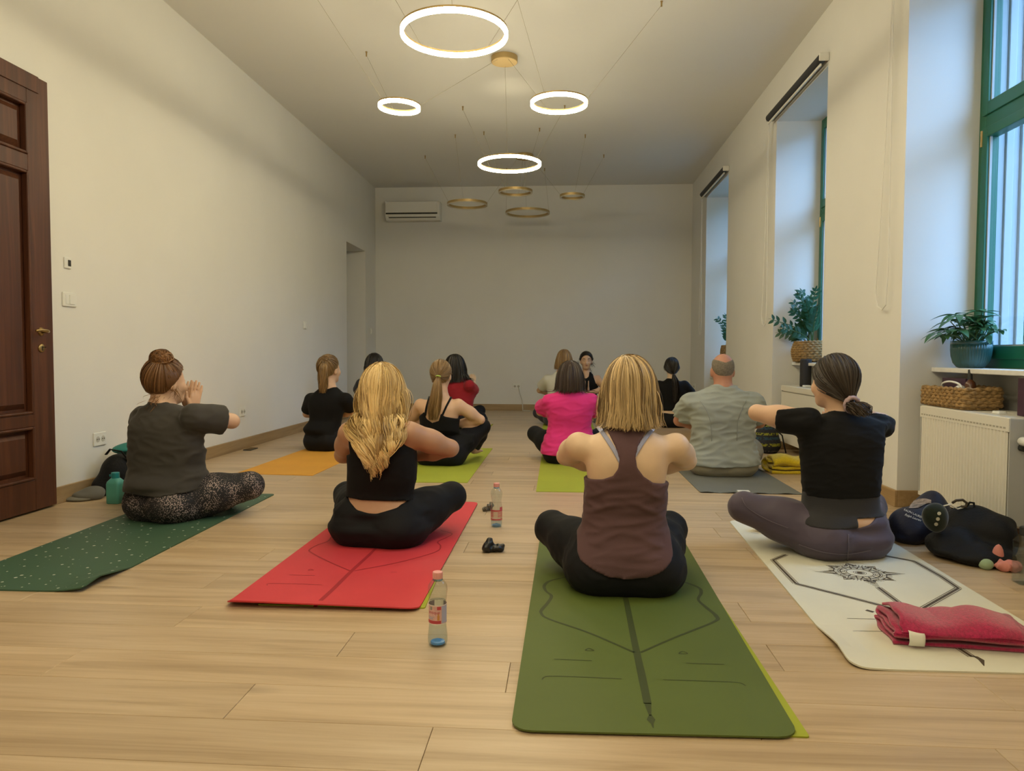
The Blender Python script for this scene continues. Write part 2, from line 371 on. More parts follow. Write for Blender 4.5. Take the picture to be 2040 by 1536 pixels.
# ---- roller blinds above niches 2 and 3 (and 1, above the frame)
M_blind = mat('charcoal_blind_fabric', (0.035, 0.036, 0.042), 0.7, bump=0.1, bscale=400)
M_chain = mat('white_cord', (0.85, 0.84, 0.80), 0.5)
def blind(a, b, lab):
    bl = thing('roller_blind', lab, 'blind', (XR - 0.04, (a + b) / 2, 3.10), 'roller blinds over the window niches')
    c = (XR - 0.045, 3.105)
    MB().tube([(c[0], a - 0.005, c[1]), (c[0], b + 0.09, c[1])], 0.034, 18).build('roll', M_blind, bl, smooth=False)
    boxes(((XR - 0.06, a + 0.0, 3.045), (XR - 0.048, b + 0.085, 3.064))).build('bottom_bar', M_cream, bl, bevel=0.002)
    for yy in (a - 0.028, b + 0.092): boxes(((XR - 0.075, yy, 3.075), (XR, yy + 0.018, 3.135))).build('bracket', M_white, bl, bevel=0.008)
    yc = b + 0.24
    pts = [(c[0], b + 0.11, 3.10), (XR - 0.04, b + 0.15, 2.75), (XR - 0.035, b + 0.19, 2.2), (XR - 0.03, yc + 0.02, 1.55), (XR - 0.03, yc + 0.05, 1.27), (XR - 0.03, yc + 0.02, 1.19), (XR - 0.03, yc - 0.05, 1.165), (XR - 0.03, yc - 0.10, 1.19), (XR - 0.03, yc - 0.12, 1.4), (c[0], b + 0.105, 3.09)]
    MB().tube(pts, 0.0045, 5).build('pull_chain', M_chain, bl)
    return bl
blind(NICHES[1][0], NICHES[1][1], 'charcoal roller blind rolled up above the middle window niche')
blind(NICHES[2][0], NICHES[2][1], 'charcoal roller blind rolled up above the farthest window niche')
blind(NICHES[0][0], NICHES[0][1], 'roller blind over nearest window niche, only its long pull chain in view')

# ---- radiators under the sills
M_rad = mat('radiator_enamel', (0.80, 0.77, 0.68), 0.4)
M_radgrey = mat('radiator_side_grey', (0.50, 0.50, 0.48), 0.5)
def radiator(a, b, xf, ztop, zbot, lab, ridges):
    rd = thing('radiator', lab, 'radiator', (xf + 0.08, (a + b) / 2, zbot), 'panel radiators under the windows')
    xb = 2.33
    boxes(((xf + 0.012, a + 0.012, zbot), (xb - 0.04, b - 0.012, ztop - 0.01))).build('core', M_rad, rd)
    m = MB()
    if ridges:
        n = 29; stp = (b - a - 0.03) / n
        vs = []
        for k in range(n):
            y = a + 0.015 + k * stp
            for q, dx in ((0.0, 0.007), (0.22, 0.007), (0.42, 0.0), (0.78, 0.0), (0.98, 0.007)): vs.append((y + q * stp, xf + dx))
        pts = [(p[0], p[1]) for p in vs]; K = len(pts)
        m.add([(x, y, zbot + 0.02) for y, x in pts] + [(x, y, ztop - 0.06) for y, x in pts], [(i, K + i, K + i + 1, i + 1) for i in range(K - 1)])
        m.box((xf, a, ztop - 0.06), (xf + 0.02, b, ztop)); m.box((xf, a, zbot), (xf + 0.02, b, zbot + 0.02))
    else:
        m.box((xf, a, zbot), (xf + 0.012, b, ztop - 0.055)); m.box((xf - 0.004, a, ztop - 0.045), (xf + 0.012, b, ztop))
    m.build('front_panel', M_rad, rd)
    if ridges:
        sm = MB()
        for k in range(n):
            y = a + 0.015 + k * stp; sm.box((xf - 0.001, y + stp * 0.35, ztop - 0.048), (xf + 0.003, y + stp * 0.95, ztop - 0.040))
        sm.build('slot_row', mat('radiator_slot', (0.42, 0.39, 0.32), 0.7), rd)
    boxes(((xf + 0.005, a, ztop - 0.004), (xb - 0.03, b, ztop + 0.004))).build('top_grille', M_rad, rd, bevel=0.002)
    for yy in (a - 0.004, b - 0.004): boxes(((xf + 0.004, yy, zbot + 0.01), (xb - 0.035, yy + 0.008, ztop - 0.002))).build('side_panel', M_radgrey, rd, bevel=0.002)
    boxes(((2.2, a + 0.1, 0.0), (2.23, a + 0.13, zbot))).build('foot', M_rad, rd); boxes(((2.2, b - 0.13, 0.0), (2.23, b - 0.1, zbot))).build('foot', M_rad, rd)
    v = MB(); v.lathe([(0.018, 0), (0.021, 0.01), (0.021, 0.05), (0.016, 0.06)], n=16); v.v = [(xf + 0.05 + p[0], a - 0.01 - p[2], ztop - 0.10 + p[1]) for p in v.v]
    vo = v.build('valve_knob', M_white, rd, smooth=True)
    MB().tube([(xf + 0.05, a - 0.012, ztop - 0.13), (xf + 0.05, a - 0.035, ztop - 0.13)], 0.016, 10).build('valve_body', M_dark, vo)
    return rd
# ------------------------------------------------------------------ implicit surfaces (bodies, clothes, bags)
def smin(a, b, k):
    if k <= 0: return np.minimum(a, b)
    h = np.maximum(k - np.abs(a - b), 0) / k
    return np.minimum(a, b) - h * h * k * 0.25
class Field:
    def __init__(s, lo, hi, h):
        s.lo = arr(*lo); s.h = h; s.n = np.maximum(np.ceil((arr(*hi) - s.lo) / h).astype(int) + 1, 4)
        s.ax = [np.float32(s.lo[i] + h * np.arange(s.n[i])) for i in range(3)]
        s.F = np.full(s.n, 0.3, np.float32)
    def copy(s):
        q = Field.__new__(Field); q.lo, q.h, q.n, q.ax = s.lo, s.h, s.n, s.ax; q.F = s.F.copy(); return q
    def win(s, lo, hi, m):
        a = np.clip(np.floor((np.array(lo) - m - s.lo) / s.h).astype(int), 0, s.n); b = np.clip(np.ceil((np.array(hi) + m - s.lo) / s.h).astype(int) + 1, 0, s.n)
        if (b <= a).any(): return None
        sl = tuple(slice(a[i], b[i]) for i in range(3))
        X = s.ax[0][sl[0]][:, None, None]; Y = s.ax[1][sl[1]][None, :, None]; Z = s.ax[2][sl[2]][None, None, :]
        return sl, X, Y, Z
    def put(s, sl, d, k): s.F[sl] = smin(s.F[sl], d.astype(np.float32), k)
    def cone(s, a, b, r1, r2, k=0.02, cut=False, flat=None, m=0.07):
        a = arr(*a); b = arr(*b); rm = max(r1, r2); w_ = s.win(np.minimum(a, b) - rm, np.maximum(a, b) + rm, m)
        if w_ is None: return s
        sl, X, Y, Z = w_; ba = b - a; L2 = ba @ ba + 1e-12
        t0 = ((X - a[0]) * ba[0] + (Y - a[1]) * ba[1] + (Z - a[2]) * ba[2]) / L2; t = np.clip(t0, 0, 1)
        d = np.sqrt((X - a[0] - t * ba[0]) ** 2 + (Y - a[1] - t * ba[1]) ** 2 + (Z - a[2] - t * ba[2]) ** 2) - (r1 + (r2 - r1) * t)
        if cut: d = np.maximum(d, (t0 - 1) * math.sqrt(L2))
        s.put(sl, d, k); return s
    def ell(s, c, r, R=None, k=0.02, m=0.07, sub=False):
        c = arr(*c); r = arr(*r); rm = r.max(); w_ = s.win(c - rm, c + rm, m)
        if w_ is None: return s
        sl, X, Y, Z = w_; x, y, z = X - c[0], Y - c[1], Z - c[2]
        if R is not None: x, y, z = [R[0][i] * x + R[1][i] * y + R[2][i] * z for i in range(3)]
        k0 = np.sqrt((x / r[0]) ** 2 + (y / r[1]) ** 2 + (z / r[2]) ** 2); k1 = np.sqrt((x / r[0] ** 2) ** 2 + (y / r[1] ** 2) ** 2 + (z / r[2] ** 2) ** 2) + 1e-9
        d = k0 * (k0 - 1) / k1
        if sub: s.F[sl] = -smin(-s.F[sl], d.astype(np.float32), k)
        else: s.put(sl, d, k)
        return s
    def loft(s, secs, k=0.03, p=2.3, m=0.07):
        """secs: rows (z, cx, cy, halfwidth, halfdepth), rising z"""
        S = np.array(sorted(secs), float); zt = S[:, 0]; zq = np.linspace(zt[0], zt[-1], 120)
        def cr(col):
            v = S[:, col]; dv = np.gradient(v, zt); out = np.empty_like(zq)
            for i, z in enumerate(zq):
                j = min(max(np.searchsorted(zt, z) - 1, 0), len(zt) - 2); hh = zt[j + 1] - zt[j]; t = (z - zt[j]) / hh
                out[i] = (2 * t ** 3 - 3 * t ** 2 + 1) * v[j] + (t ** 3 - 2 * t ** 2 + t) * hh * dv[j] + (-2 * t ** 3 + 3 * t ** 2) * v[j + 1] + (t ** 3 - t ** 2) * hh * dv[j + 1]
            return out
        cx, cy, a, b = cr(1), cr(2), np.maximum(cr(3), 0.01), np.maximum(cr(4), 0.01)
        lo = (min(cx - a), min(cy - b), zt[0]); hi = (max(cx + a), max(cy + b), zt[-1]); w_ = s.win(lo, hi, m)
        if w_ is None: return s
        sl, X, Y, Z = w_; zz = np.clip(Z, zt[0], zt[-1])
        CX, CY, A, B = [np.interp(zz.ravel(), zq, q).reshape(1, 1, -1).astype(np.float32) for q in (cx, cy, a, b)]
        q = (np.abs((X - CX) / A) ** p + np.abs((Y - CY) / B) ** p) ** (1 / p)
        d = (q - 1) * np.minimum(A, B)
        dz = np.maximum(np.maximum(zt[0] - Z, Z - zt[-1]), 0)
        d = np.where(dz > 0, np.sqrt(np.maximum(d, 0) ** 2 + dz ** 2), d)
        s.put(sl, d, k); return s
    def merge(s, o, k): s.F = smin(s.F, o.F, k); return s
    def off(s, e): s.F = s.F - np.float32(e) if np.isscalar(e) else (s.F - e).astype(np.float32); return s
    def clip(s, d): s.F = np.maximum(s.F, d).astype(np.float32); return s
    def cut(s, d): s.F = np.maximum(s.F, -d).astype(np.float32); return s
    def XYZ(s): return s.ax[0][:, None, None], s.ax[1][None, :, None], s.ax[2][None, None, :]
    def poly_xz(s, poly):
        """signed distance to an outline in the x-z plane, shaped for broadcasting"""
        P = np.array(poly, float); X = s.ax[0][:, None].astype(float); Z = s.ax[2][None, :].astype(float)
        d = np.full((len(s.ax[0]), len(s.ax[2])), 1e9); ins = np.zeros(d.shape, bool); n = len(P)
        for i in range(n):
            a = P[i]; b = P[(i + 1) % n]; e = b - a; t = np.clip(((X - a[0]) * e[0] + (Z - a[1]) * e[1]) / (e @ e + 1e-12), 0, 1)
            d = np.minimum(d, np.sqrt((X - a[0] - t * e[0]) ** 2 + (Z - a[1] - t * e[1]) ** 2))
            c = ((a[1] > Z) != (b[1] > Z)) & (X < (b[0] - a[0]) * (Z - a[1]) / (b[1] - a[1] + 1e-12) + a[0]); ins ^= c
        return np.where(ins, -d, d).astype(np.float32)[:, None, :]
    def sample(s, p):
        q = (p - s.lo) / s.h; q = np.clip(q, 0, s.n - 1.001); i = q.astype(int); f = q - i; F = s.F; out = 0
        for dx in (0, 1):
            for dy in (0, 1):
                for dz in (0, 1):
                    wgt = (f[:, 0] if dx else 1 - f[:, 0]) * (f[:, 1] if dy else 1 - f[:, 1]) * (f[:, 2] if dz else 1 - f[:, 2])
                    out = out + wgt * F[i[:, 0] + dx, i[:, 1] + dy, i[:, 2] + dz]
        return out
    def grad(s, p):
        e = s.h; g = np.stack([s.sample(p + np.eye(3)[i] * e) - s.sample(p - np.eye(3)[i] * e) for i in range(3)], 1)
        return g / (np.linalg.norm(g, axis=1)[:, None] + 1e-6)
    def mesh(s):
        F = s.F.copy(); F[0] = F[-1] = 0.3; F[:, 0] = F[:, -1] = 0.3; F[:, :, 0] = F[:, :, -1] = 0.3
        I = F < 0; c = np.zeros(np.array(I.shape) - 1, np.int8)
        for dx in (0, 1):
            for dy in (0, 1):
                for dz in (0, 1): c += I[dx:I.shape[0] - 1 + dx, dy:I.shape[1] - 1 + dy, dz:I.shape[2] - 1 + dz]
        act = (c > 0) & (c < 8); ids = np.argwhere(act); idx = np.full(act.shape, -1, np.int64); idx[act] = np.arange(len(ids))
        acc = np.zeros((len(ids), 3)); cnt = np.zeros(len(ids)); i, j, k = ids.T
        cor = [(0, 0, 0), (1, 0, 0), (0, 1, 0), (1, 1, 0), (0, 0, 1), (1, 0, 1), (0, 1, 1), (1, 1, 1)]
        for a in range(8):
            for ax in range(3):
                if cor[a][ax]: continue
                A = cor[a]; B = list(A); B[ax] = 1
                fa = F[i + A[0], j + A[1], k + A[2]]; fb = F[i + B[0], j + B[1], k + B[2]]; x = (fa < 0) != (fb < 0)
                t = np.where(x, fa / np.where(x, fa - fb, 1), 0); p = np.tile(np.array(A, float), (len(ids), 1)); p[:, ax] = t
                acc += np.where(x[:, None], p, 0); cnt += x
        V = (ids + acc / np.maximum(cnt, 1)[:, None]) * s.h + s.lo; Q = []
        for ax in range(3):
            sl0 = [slice(None)] * 3; sl1 = [slice(None)] * 3; sl0[ax] = slice(0, -1); sl1[ax] = slice(1, None)
            x = I[tuple(sl0)] != I[tuple(sl1)]; e = np.argwhere(x); o1, o2 = [q for q in range(3) if q != ax]
            e = e[(e[:, o1] > 0) & (e[:, o2] > 0) & (e[:, o1] < I.shape[o1] - 1) & (e[:, o2] < I.shape[o2] - 1)]
            if not len(e): continue
            def cell(d1, d2): q = e.copy(); q[:, o1] += d1; q[:, o2] += d2; return idx[q[:, 0], q[:, 1], q[:, 2]]
            q = np.stack([cell(-1, -1), cell(0, -1), cell(0, 0), cell(-1, 0)], 1)
            flip = I[e[:, 0], e[:, 1], e[:, 2]].astype(bool)
            if ax == 1: flip = ~flip
            q[~flip] = q[~flip][:, ::-1]; Q.append(q)
        return V, np.concatenate(Q)
def mesh_np(name, V, Q):
    me = bpy.data.meshes.new(name); n = len(Q); kk = Q.shape[1]
    me.vertices.add(len(V)); me.vertices.foreach_set('co', np.asarray(V, np.float32).ravel())
    me.loops.add(n * kk); me.loops.foreach_set('vertex_index', np.asarray(Q, np.int32).ravel())
    me.polygons.add(n); me.polygons.foreach_set('loop_start', np.arange(0, n * kk, kk, dtype=np.int32))
    me.update(calc_edges=True); me.validate(); return me
def iso(name, f, m, parent=None):
    V, Q = f.mesh(); return link(name, mesh_np(name, V, Q), m, parent, smooth=True)
def vnoise(X, Y, Z, seed=0, n=7, fmin=8, fmax=40, ridge=False):
    """sum of a few random plane waves, roughly +-1"""
    r = np.random.RandomState(seed); out = 0
    for _ in range(n):
        d = r.normal(size=3); d /= np.linalg.norm(d); f = r.uniform(fmin, fmax); out = out + np.sin(f * (X * d[0] + Y * d[1] + Z * d[2]) + r.uniform(0, 6.3))
    out = out / math.sqrt(n)
    return 1.0 - 1.6 * np.abs(out) if ridge else out
# ------------------------------------------------------------------ lamps
M_gold = mat('champagne_gold_metal', (0.50, 0.36, 0.16), 0.42, 0.75)
M_led = mat('lit_diffuser', (0.9, 0.88, 0.8), 0.5, emit=LAMP_COLOR, estr=LAMP_STRENGTH)
M_opal = mat('opal_diffuser', (0.62, 0.56, 0.42), 0.5)
M_wire = mat('suspension_wire', (0.36, 0.32, 0.24), 0.5, 0.3)
def ring_lathe(c, D, prof, n=72, tilt=0.0, tdir=0.0):
    m = MB(); k = len(prof); vs = []
    ct, st = math.cos(tilt), math.sin(tilt)
    for dr, z in prof:
        for j in range(n):
            a = 2 * PI * j / n; r = D / 2 + dr; x, y = r * math.cos(a), r * math.sin(a)
            zz = z + math.tan(tilt) * (x * math.cos(tdir) + y * math.sin(tdir)); vs.append((c[0] + x, c[1] + y, c[2] + zz))
    fs = [(i * n + j, i * n + (j + 1) % n, ((i + 1) % k) * n + (j + 1) % n, ((i + 1) % k) * n + j) for i in range(k) for j in range(n)]
    return m.add(vs, fs)
def chandelier(lab, canopy, rings, lit):
    cx, cy = canopy
    ch = thing('ring_chandelier', lab, 'chandelier', (cx, cy, H), 'ring chandeliers')
    MB().lathe([(0.001, -0.05), (0.112, -0.05), (0.116, -0.046), (0.116, 0.0)], (cx, cy, H), 40).build('canopy', M_gold, ch, bevel=0.002)
    for q, (c, D, pins, tilt, tdir) in enumerate(rings):
        t = 0.010; hi, mid, lo = 0.018, (0.007 if lit else -0.010), -0.018
        fr = ring_lathe(c, D, [(-t, mid), (t, mid), (t, hi), (-t, hi)], tilt=tilt, tdir=tdir).build('ring_frame', M_gold, ch, smooth=False)
        df = ring_lathe(c, D, [(-t + 0.001, lo), (t - 0.001, lo), (t - 0.001, mid), (-t + 0.001, mid)], tilt=tilt, tdir=tdir).build('diffuser', M_led if lit else M_opal, fr)
        for k, (px, py, onpin) in enumerate(pins):
            a = math.atan2(py - c[1], px - c[0]) if len(pins) < 3 or k < 2 else math.atan2(cy - c[1], cx - c[0])
            e = (c[0] + D / 2 * math.cos(a), c[1] + D / 2 * math.sin(a), c[2] + 0.018)
            top = (px, py, H - (0.03 if onpin else 0.05))
            MB().tube([top, e], 0.0013, 5).build('suspension_wire', M_wire, ch)
            if onpin: MB().lathe([(0.009, -0.006), (0.009, 0.0)], (px, py, H), 12).lathe([(0.006, -0.04), (0.006, 0.0)], (px, py, H), 12).build('ceiling_pin', M_brass, ch)
    return ch
def cp(u, v): p = atz(u, v, H); return (p[0], p[1], True)
CA1, CA2, CA3 = (-0.528, 6.53), (-0.517, 9.70), (-0.54, 3.36)
def rim(ca, c):
    a = math.atan2(c[1] - ca[1], c[0] - ca[0]); return (ca[0] + 0.09 * math.cos(a), ca[1] + 0.09 * math.sin(a), False)
def R1(u, v, D, pins, ca, z=2.75, Y=None, tilt=0.0, tdir=0.0):
    c = atz(u, v, z) if Y is None else at(u, v, Y); return (tuple(c), D, [cp(*p) for p in pins] + [rim(ca, c)], tilt, tdir)
r_big = R1(905, 66, 0.605, [(742, -90), (1072, -75)], CA3)
chandelier('lit brass ring chandelier hung nearest the camera, its large ring in view', CA3,
           [r_big, ((-1.15, 2.7, 2.78), 0.42, [(-1.6, 3.0, True), (-1.3, 2.2, True), rim(CA3, (-1.15, 2.7))], 0, 0), ((0.15, 2.9, 2.72), 0.5, [(0.6, 3.2, True), (0.3, 2.4, True), rim(CA3, (0.15, 2.9))], 0, 0),
            ((-0.45, 1.9, 2.8), 0.32, [(-0.9, 1.7, True), (0.0, 1.7, True), rim(CA3, (-0.45, 1.9))], 0, 0)], True)
chandelier('lit brass ring chandelier added unseen behind the camera to light the backs', (-0.53, 0.19),  # unseen lamp, added at the row's regular spacing to light people's backs
           [((-0.45, 0.9, 2.78), 0.6, [(-0.9, 1.1, True), (0.1, 1.1, True), rim((-0.53, .19), (-.45, .9))], 0, 0), ((-1.15, -0.4, 2.78), 0.42, [(-1.6, -0.1, True), (-1.3, -0.9, True), rim((-0.53, .19), (-1.15, -.4))], 0, 0), ((0.15, -0.3, 2.72), 0.5, [(0.6, 0.0, True), (0.3, -0.8, True), rim((-0.53, .19), (.15, -.3))], 0, 0)], True)
chandelier('lit brass chandelier with three glowing rings in mid room', CA1,
           [R1(1015, 326, 0.60, [(922, 212), (1125, 210)], CA1), R1(1113.5, 205, 0.405, [(1318, 2), (1012, -75)], CA1), R1(795.5, 212, 0.297, [(730, 103), (600, -60)], CA1, tilt=0.04, tdir=PI)], True)
chandelier('unlit brass chandelier with four dull rings before the back wall', CA2,
           [R1(931, 407, 0.50, [(847, 310), (907, 268)], CA2, Y=9.5), R1(1027, 382, 0.40, [(964, 262), (1075, 255)], CA2, Y=9.15),
            R1(1051, 424, 0.60, [(1010, 335), (1085, 335)], CA2, Y=10.4), R1(1140, 391, 0.30, [(1166, 268), (1203, 308)], CA2, Y=9.5)], False)

# ------------------------------------------------------------------ wall fittings
def socket_plate(name, lab, cat, plane, c, wd, ht, kind, group=None):
    """plane 'L' left wall, 'B' back wall, 'R' right wall; c = (along, z)"""
    o = {'L': (XL, c[0], c[1]), 'B': (c[0], YB, c[1]), 'R': (XR, c[0], c[1])}[plane]
    t = thing(name, lab, cat, o, group)
    def bx(a0, a1, z0, z1, d0, d1):
        if plane == 'L': return ((XL + d0, c[0] + a0, c[1] + z0), (XL + d1, c[0] + a1, c[1] + z1))
        if plane == 'R': return ((XR - d1, c[0] + a0, c[1] + z0), (XR - d0, c[0] + a1, c[1] + z1))
        return ((c[0] + a0, YB - d1, c[1] + z0), (c[0] + a1, YB - d0, c[1] + z1))
    boxes(bx(-wd / 2, wd / 2, -ht / 2, ht / 2, 0, 0.010)).build('plate', M_white, t, bevel=0.004)
    if kind == 'switch':
        boxes(bx(-wd * 0.05, wd * 0.33, -ht * 0.34, ht * 0.34, 0.009, 0.015)).build('rocker', M_white, t, bevel=0.003)
        boxes(bx(-wd * 0.33, -wd * 0.08, -ht * 0.34, ht * 0.34, 0.009, 0.0125)).build('rocker', M_white, t, bevel=0.003)
    elif kind == 'thermo':
        boxes(bx(-wd * 0.05, wd * 0.38, -ht * 0.28, ht * 0.28, 0.009, 0.013)).build('screen', M_dark, t, bevel=0.002)
    else:
        n = 2
        for q in (-1, 1):
            m = MB(); m.lathe([(0.019, 0.0), (0.019, 0.0016), (0.016, 0.0018)], n=20)
            def tr(p):
                a, zz, d = p[0] + q * wd * 0.21, p[1], 0.010 + p[2]
                return {'L': (XL + d, c[0] + a, c[1] + zz), 'R': (XR - d, c[0] + a, c[1] + zz), 'B': (c[0] + a, YB - d, c[1] + zz)}[plane]
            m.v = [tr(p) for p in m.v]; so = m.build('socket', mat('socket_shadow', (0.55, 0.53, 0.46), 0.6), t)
            h = MB()
            for s_ in (-0.009, 0.009): h.box(*bx(q * wd * 0.21 + s_ - 0.0035, q * wd * 0.21 + s_ + 0.0035, -0.0035, 0.0035, 0.0112, 0.0124))
            h.build('pin_hole', M_dark, so)
    return t
socket_plate('thermostat', 'small square white thermostat with dark screen above light switch', 'thermostat', 'L', (4.223, 1.422), 0.058, 0.066, 'thermo')
socket_plate('light_switch', 'wide white double light switch beside the dark door', 'switch', 'L', (4.232, 1.205), 0.12, 0.085, 'switch')
socket_plate('wall_outlet', 'white double wall outlet low beside the dark door', 'outlet', 'L', (4.494, 0.336), 0.125, 0.085, 'out', 'wall outlets')
socket_plate('wall_outlet', 'white double wall outlet on left wall beside the elbow of the person in charcoal tee', 'outlet', 'L', (6.60, 0.345), 0.125, 0.085, 'out', 'wall outlets')
socket_plate('light_switch', 'small white light switch on left wall before the open passage', 'switch', 'L', (8.276, 1.208), 0.085, 0.085, 'switch')
socket_plate('light_switch', 'tiny white switch on left wall between the passage and the corner', 'switch', 'L', (11.2, 1.229), 0.06, 0.085, 'switch')
so = socket_plate('wall_outlet', 'white double wall outlet with cord on the back wall', 'outlet', 'B', (-0.72, 0.38), 0.135, 0.095, 'out', 'wall outlets')
MB().tube([(-0.69, YB - 0.012, 0.36), (-0.685, YB - 0.05, 0.35), (-0.67, YB - 0.05, 0.28), (-0.63, YB - 0.04, 0.15), (-0.62, YB - 0.05, 0.02), (-0.62, YB - 0.10, 0.006), (-0.5, YB - 0.12, 0.006)], 0.006, 6).build('cord', mat('grey_cord', (0.62, 0.60, 0.52), 0.5), so)
socket_plate('wall_outlet', 'white double wall outlet on right wall near the far corner', 'outlet', 'R', (11.1, 0.41), 0.125, 0.085, 'out', 'wall outlets')

# air conditioner on the back wall
ac = thing('air_conditioner', 'white wall mounted air conditioner high on back wall', 'air conditioner', (-2.33, YB, 2.95))
a0, a1, az0, az1 = -2.755, -1.905, 2.945, 3.235
pf = [(0.0, az0), (0.15, az0), (0.19, az0 + 0.05), (0.205, az0 + 0.10), (0.205, az1 - 0.02), (0.19, az1), (0.0, az1)]
m = MB(); m.add([(a0, YB - d, z) for d, z in pf] + [(a1, YB - d, z) for d, z in pf], [tuple(range(7)), tuple(range(13, 6, -1))] + [(i, 7 + i, 7 + (i + 1) % 7, (i + 1) % 7) for i in range(7)])
M_ac = mat('air_conditioner_white', (0.78, 0.77, 0.72), 0.4)
body = m.build('body', M_ac, ac, bevel=0.008)
boxes(((a0 + 0.01, YB - 0.215, az0 + 0.115), (a1 - 0.035, YB - 0.2, az1 - 0.012))).build('front_panel', M_ac, ac, bevel=0.004)
boxes(((a0 + 0.012, YB - 0.209, az0 + 0.090), (a1 - 0.035, YB - 0.197, az0 + 0.111))).build('air_slot', M_dark, ac)
boxes(((a0 + 0.05, YB - 0.203, az0 + 0.048), (a1 - 0.06, YB - 0.185, az0 + 0.085))).build('flap', M_ac, ac, bevel=0.003)
boxes(((a0 + 0.055, YB - 0.198, az0 + 0.036), (a1 - 0.06, YB - 0.178, az0 + 0.045))).build('outlet_gap', M_dark, ac)

radiator(3.47, 4.30, 2.02, 0.603, 0.10, 'cream ribbed panel radiator under the nearest window', True)
radiator(5.90, 6.95, 2.02, 0.606, 0.09, 'cream flat panel radiator under the middle window', False)
radiator(9.25, 10.25, 2.02, 0.606, 0.09, 'cream panel radiator under the farthest window, behind the person in pale grey tee', False)

# ------------------------------------------------------------------ outdoors: courtyard wall with ivy
struct(boxes(((6.6, -8, -3.0), (6.9, 22, 3.7))).build('courtyard_wall', mat('grey_stucco', (0.42, 0.43, 0.42), 0.9, var=0.25, vscale=3)))
struct(boxes(((2.65, -12, -3.2), (14, 26, -3.0))).build('courtyard_ground', mat('courtyard_paving', (0.30, 0.31, 0.28), 0.9, var=0.2, vscale=2)))
def leaf_cloud(name, n, fn, size, m, lab, cat):
    r = np.random.RandomState(hash(name) % 1000 if False else len(name)); P = np.array([fn(r) for _ in range(n)])
    nrm = r.normal(size=(n, 3)); nrm[:, 0] -= 1.2; nrm[:, 2] += 0.6; nrm /= np.linalg.norm(nrm, axis=1)[:, None]
    up = r.normal(size=(n, 3)) * 0.5; up[:, 2] -= 1; t = up - nrm * np.sum(up * nrm, 1)[:, None]; t /= np.linalg.norm(t, axis=1)[:, None]; s_ = np.cross(nrm, t)
    sz = size * r.uniform(0.6, 1.4, (n, 1))
    base = P; tip = P + t * sz; a = P + t * sz * 0.42 + s_ * sz * 0.42 - nrm * sz * 0.08; b = P + t * sz * 0.42 - s_ * sz * 0.42 - nrm * sz * 0.08; mid = P + t * sz * 0.45
    V = np.stack([base, a, tip, b, mid], 1).reshape(-1, 3); k = np.arange(n)[:, None] * 5
    Q = np.concatenate([k + np.array([[0, 4, 1]]), k + np.array([[1, 4, 2]]), k + np.array([[2, 4, 3]]), k + np.array([[3, 4, 0]])])
    o = link(name, mesh_np(name, V, Q), m); tag(o, lab, cat, kind='stuff'); return o
def leaf_mat(name, col, tr=0.4):
    m = bpy.data.materials.new(name); m.use_nodes = True; nt = m.node_tree; b = nt.nodes['Principled BSDF']; out = nt.nodes['Material Output']
    geo = nd(nt, 'NewGeometry'); r = nd(nt, 'ValToRGB'); e = r.color_ramp.elements
    e[0].color = (*[c * 0.55 for c in col], 1); e[1].color = (*[min(1, c * 1.6) for c in col], 1); nt.links.new(geo.outputs['Random Per Island'], r.inputs['Fac'])
    nt.links.new(r.outputs[0], b.inputs['Base Color']); b.inputs['Roughness'].default_value = 0.4
    tl = nd(nt, 'BsdfTranslucent'); nt.links.new(r.outputs[0], tl.inputs['Color']); mx = nd(nt, 'MixShader'); mx.inputs[0].default_value = tr
    nt.links.new(b.outputs[0], mx.inputs[1]); nt.links.new(tl.outputs[0], mx.inputs[2]); nt.links.new(mx.outputs[0], out.inputs['Surface']); MATS[name] = m; return m
M_ivy = leaf_mat('ivy_leaf', (0.06, 0.13, 0.06))
leaf_cloud('ivy', 9000, lambda r: (6.55 - abs(r.normal()) * 0.22, r.uniform(2, 14), r.uniform(-2.5, 3.9)), 0.16, M_ivy, 'ivy covering the courtyard wall outside the windows', 'ivy')
_cl = [(4.5, 7.5, 2.4, 0.6), (4.9, 8.3, 3.4, 0.7), (4.4, 7.0, 3.9, 0.6), (4.8, 8.0, 1.2, 0.5), (5.2, 9.2, 2.8, 0.8), (4.6, 7.4, 0.3, 0.5), (5.3, 9.0, 4.4, 0.8), (4.6, 7.8, 5.0, 0.7), (4.9, 11.5, 3.2, 0.8), (4.4, 6.4, 4.8, 0.6)]
def _cloud(r):
    c = _cl[r.randint(len(_cl))]; d = r.normal(size=3); d *= c[3] * r.uniform(0.2, 1) ** 0.5 / np.linalg.norm(d); return (c[0] + d[0], c[1] + d[1], c[2] + d[2])
leaf_cloud('tree_foliage', 12000, _cloud, 0.085, leaf_mat('tree_leaf', (0.075, 0.17, 0.06), 0.45), 'bright green tree leaves outside the nearest window', 'foliage')
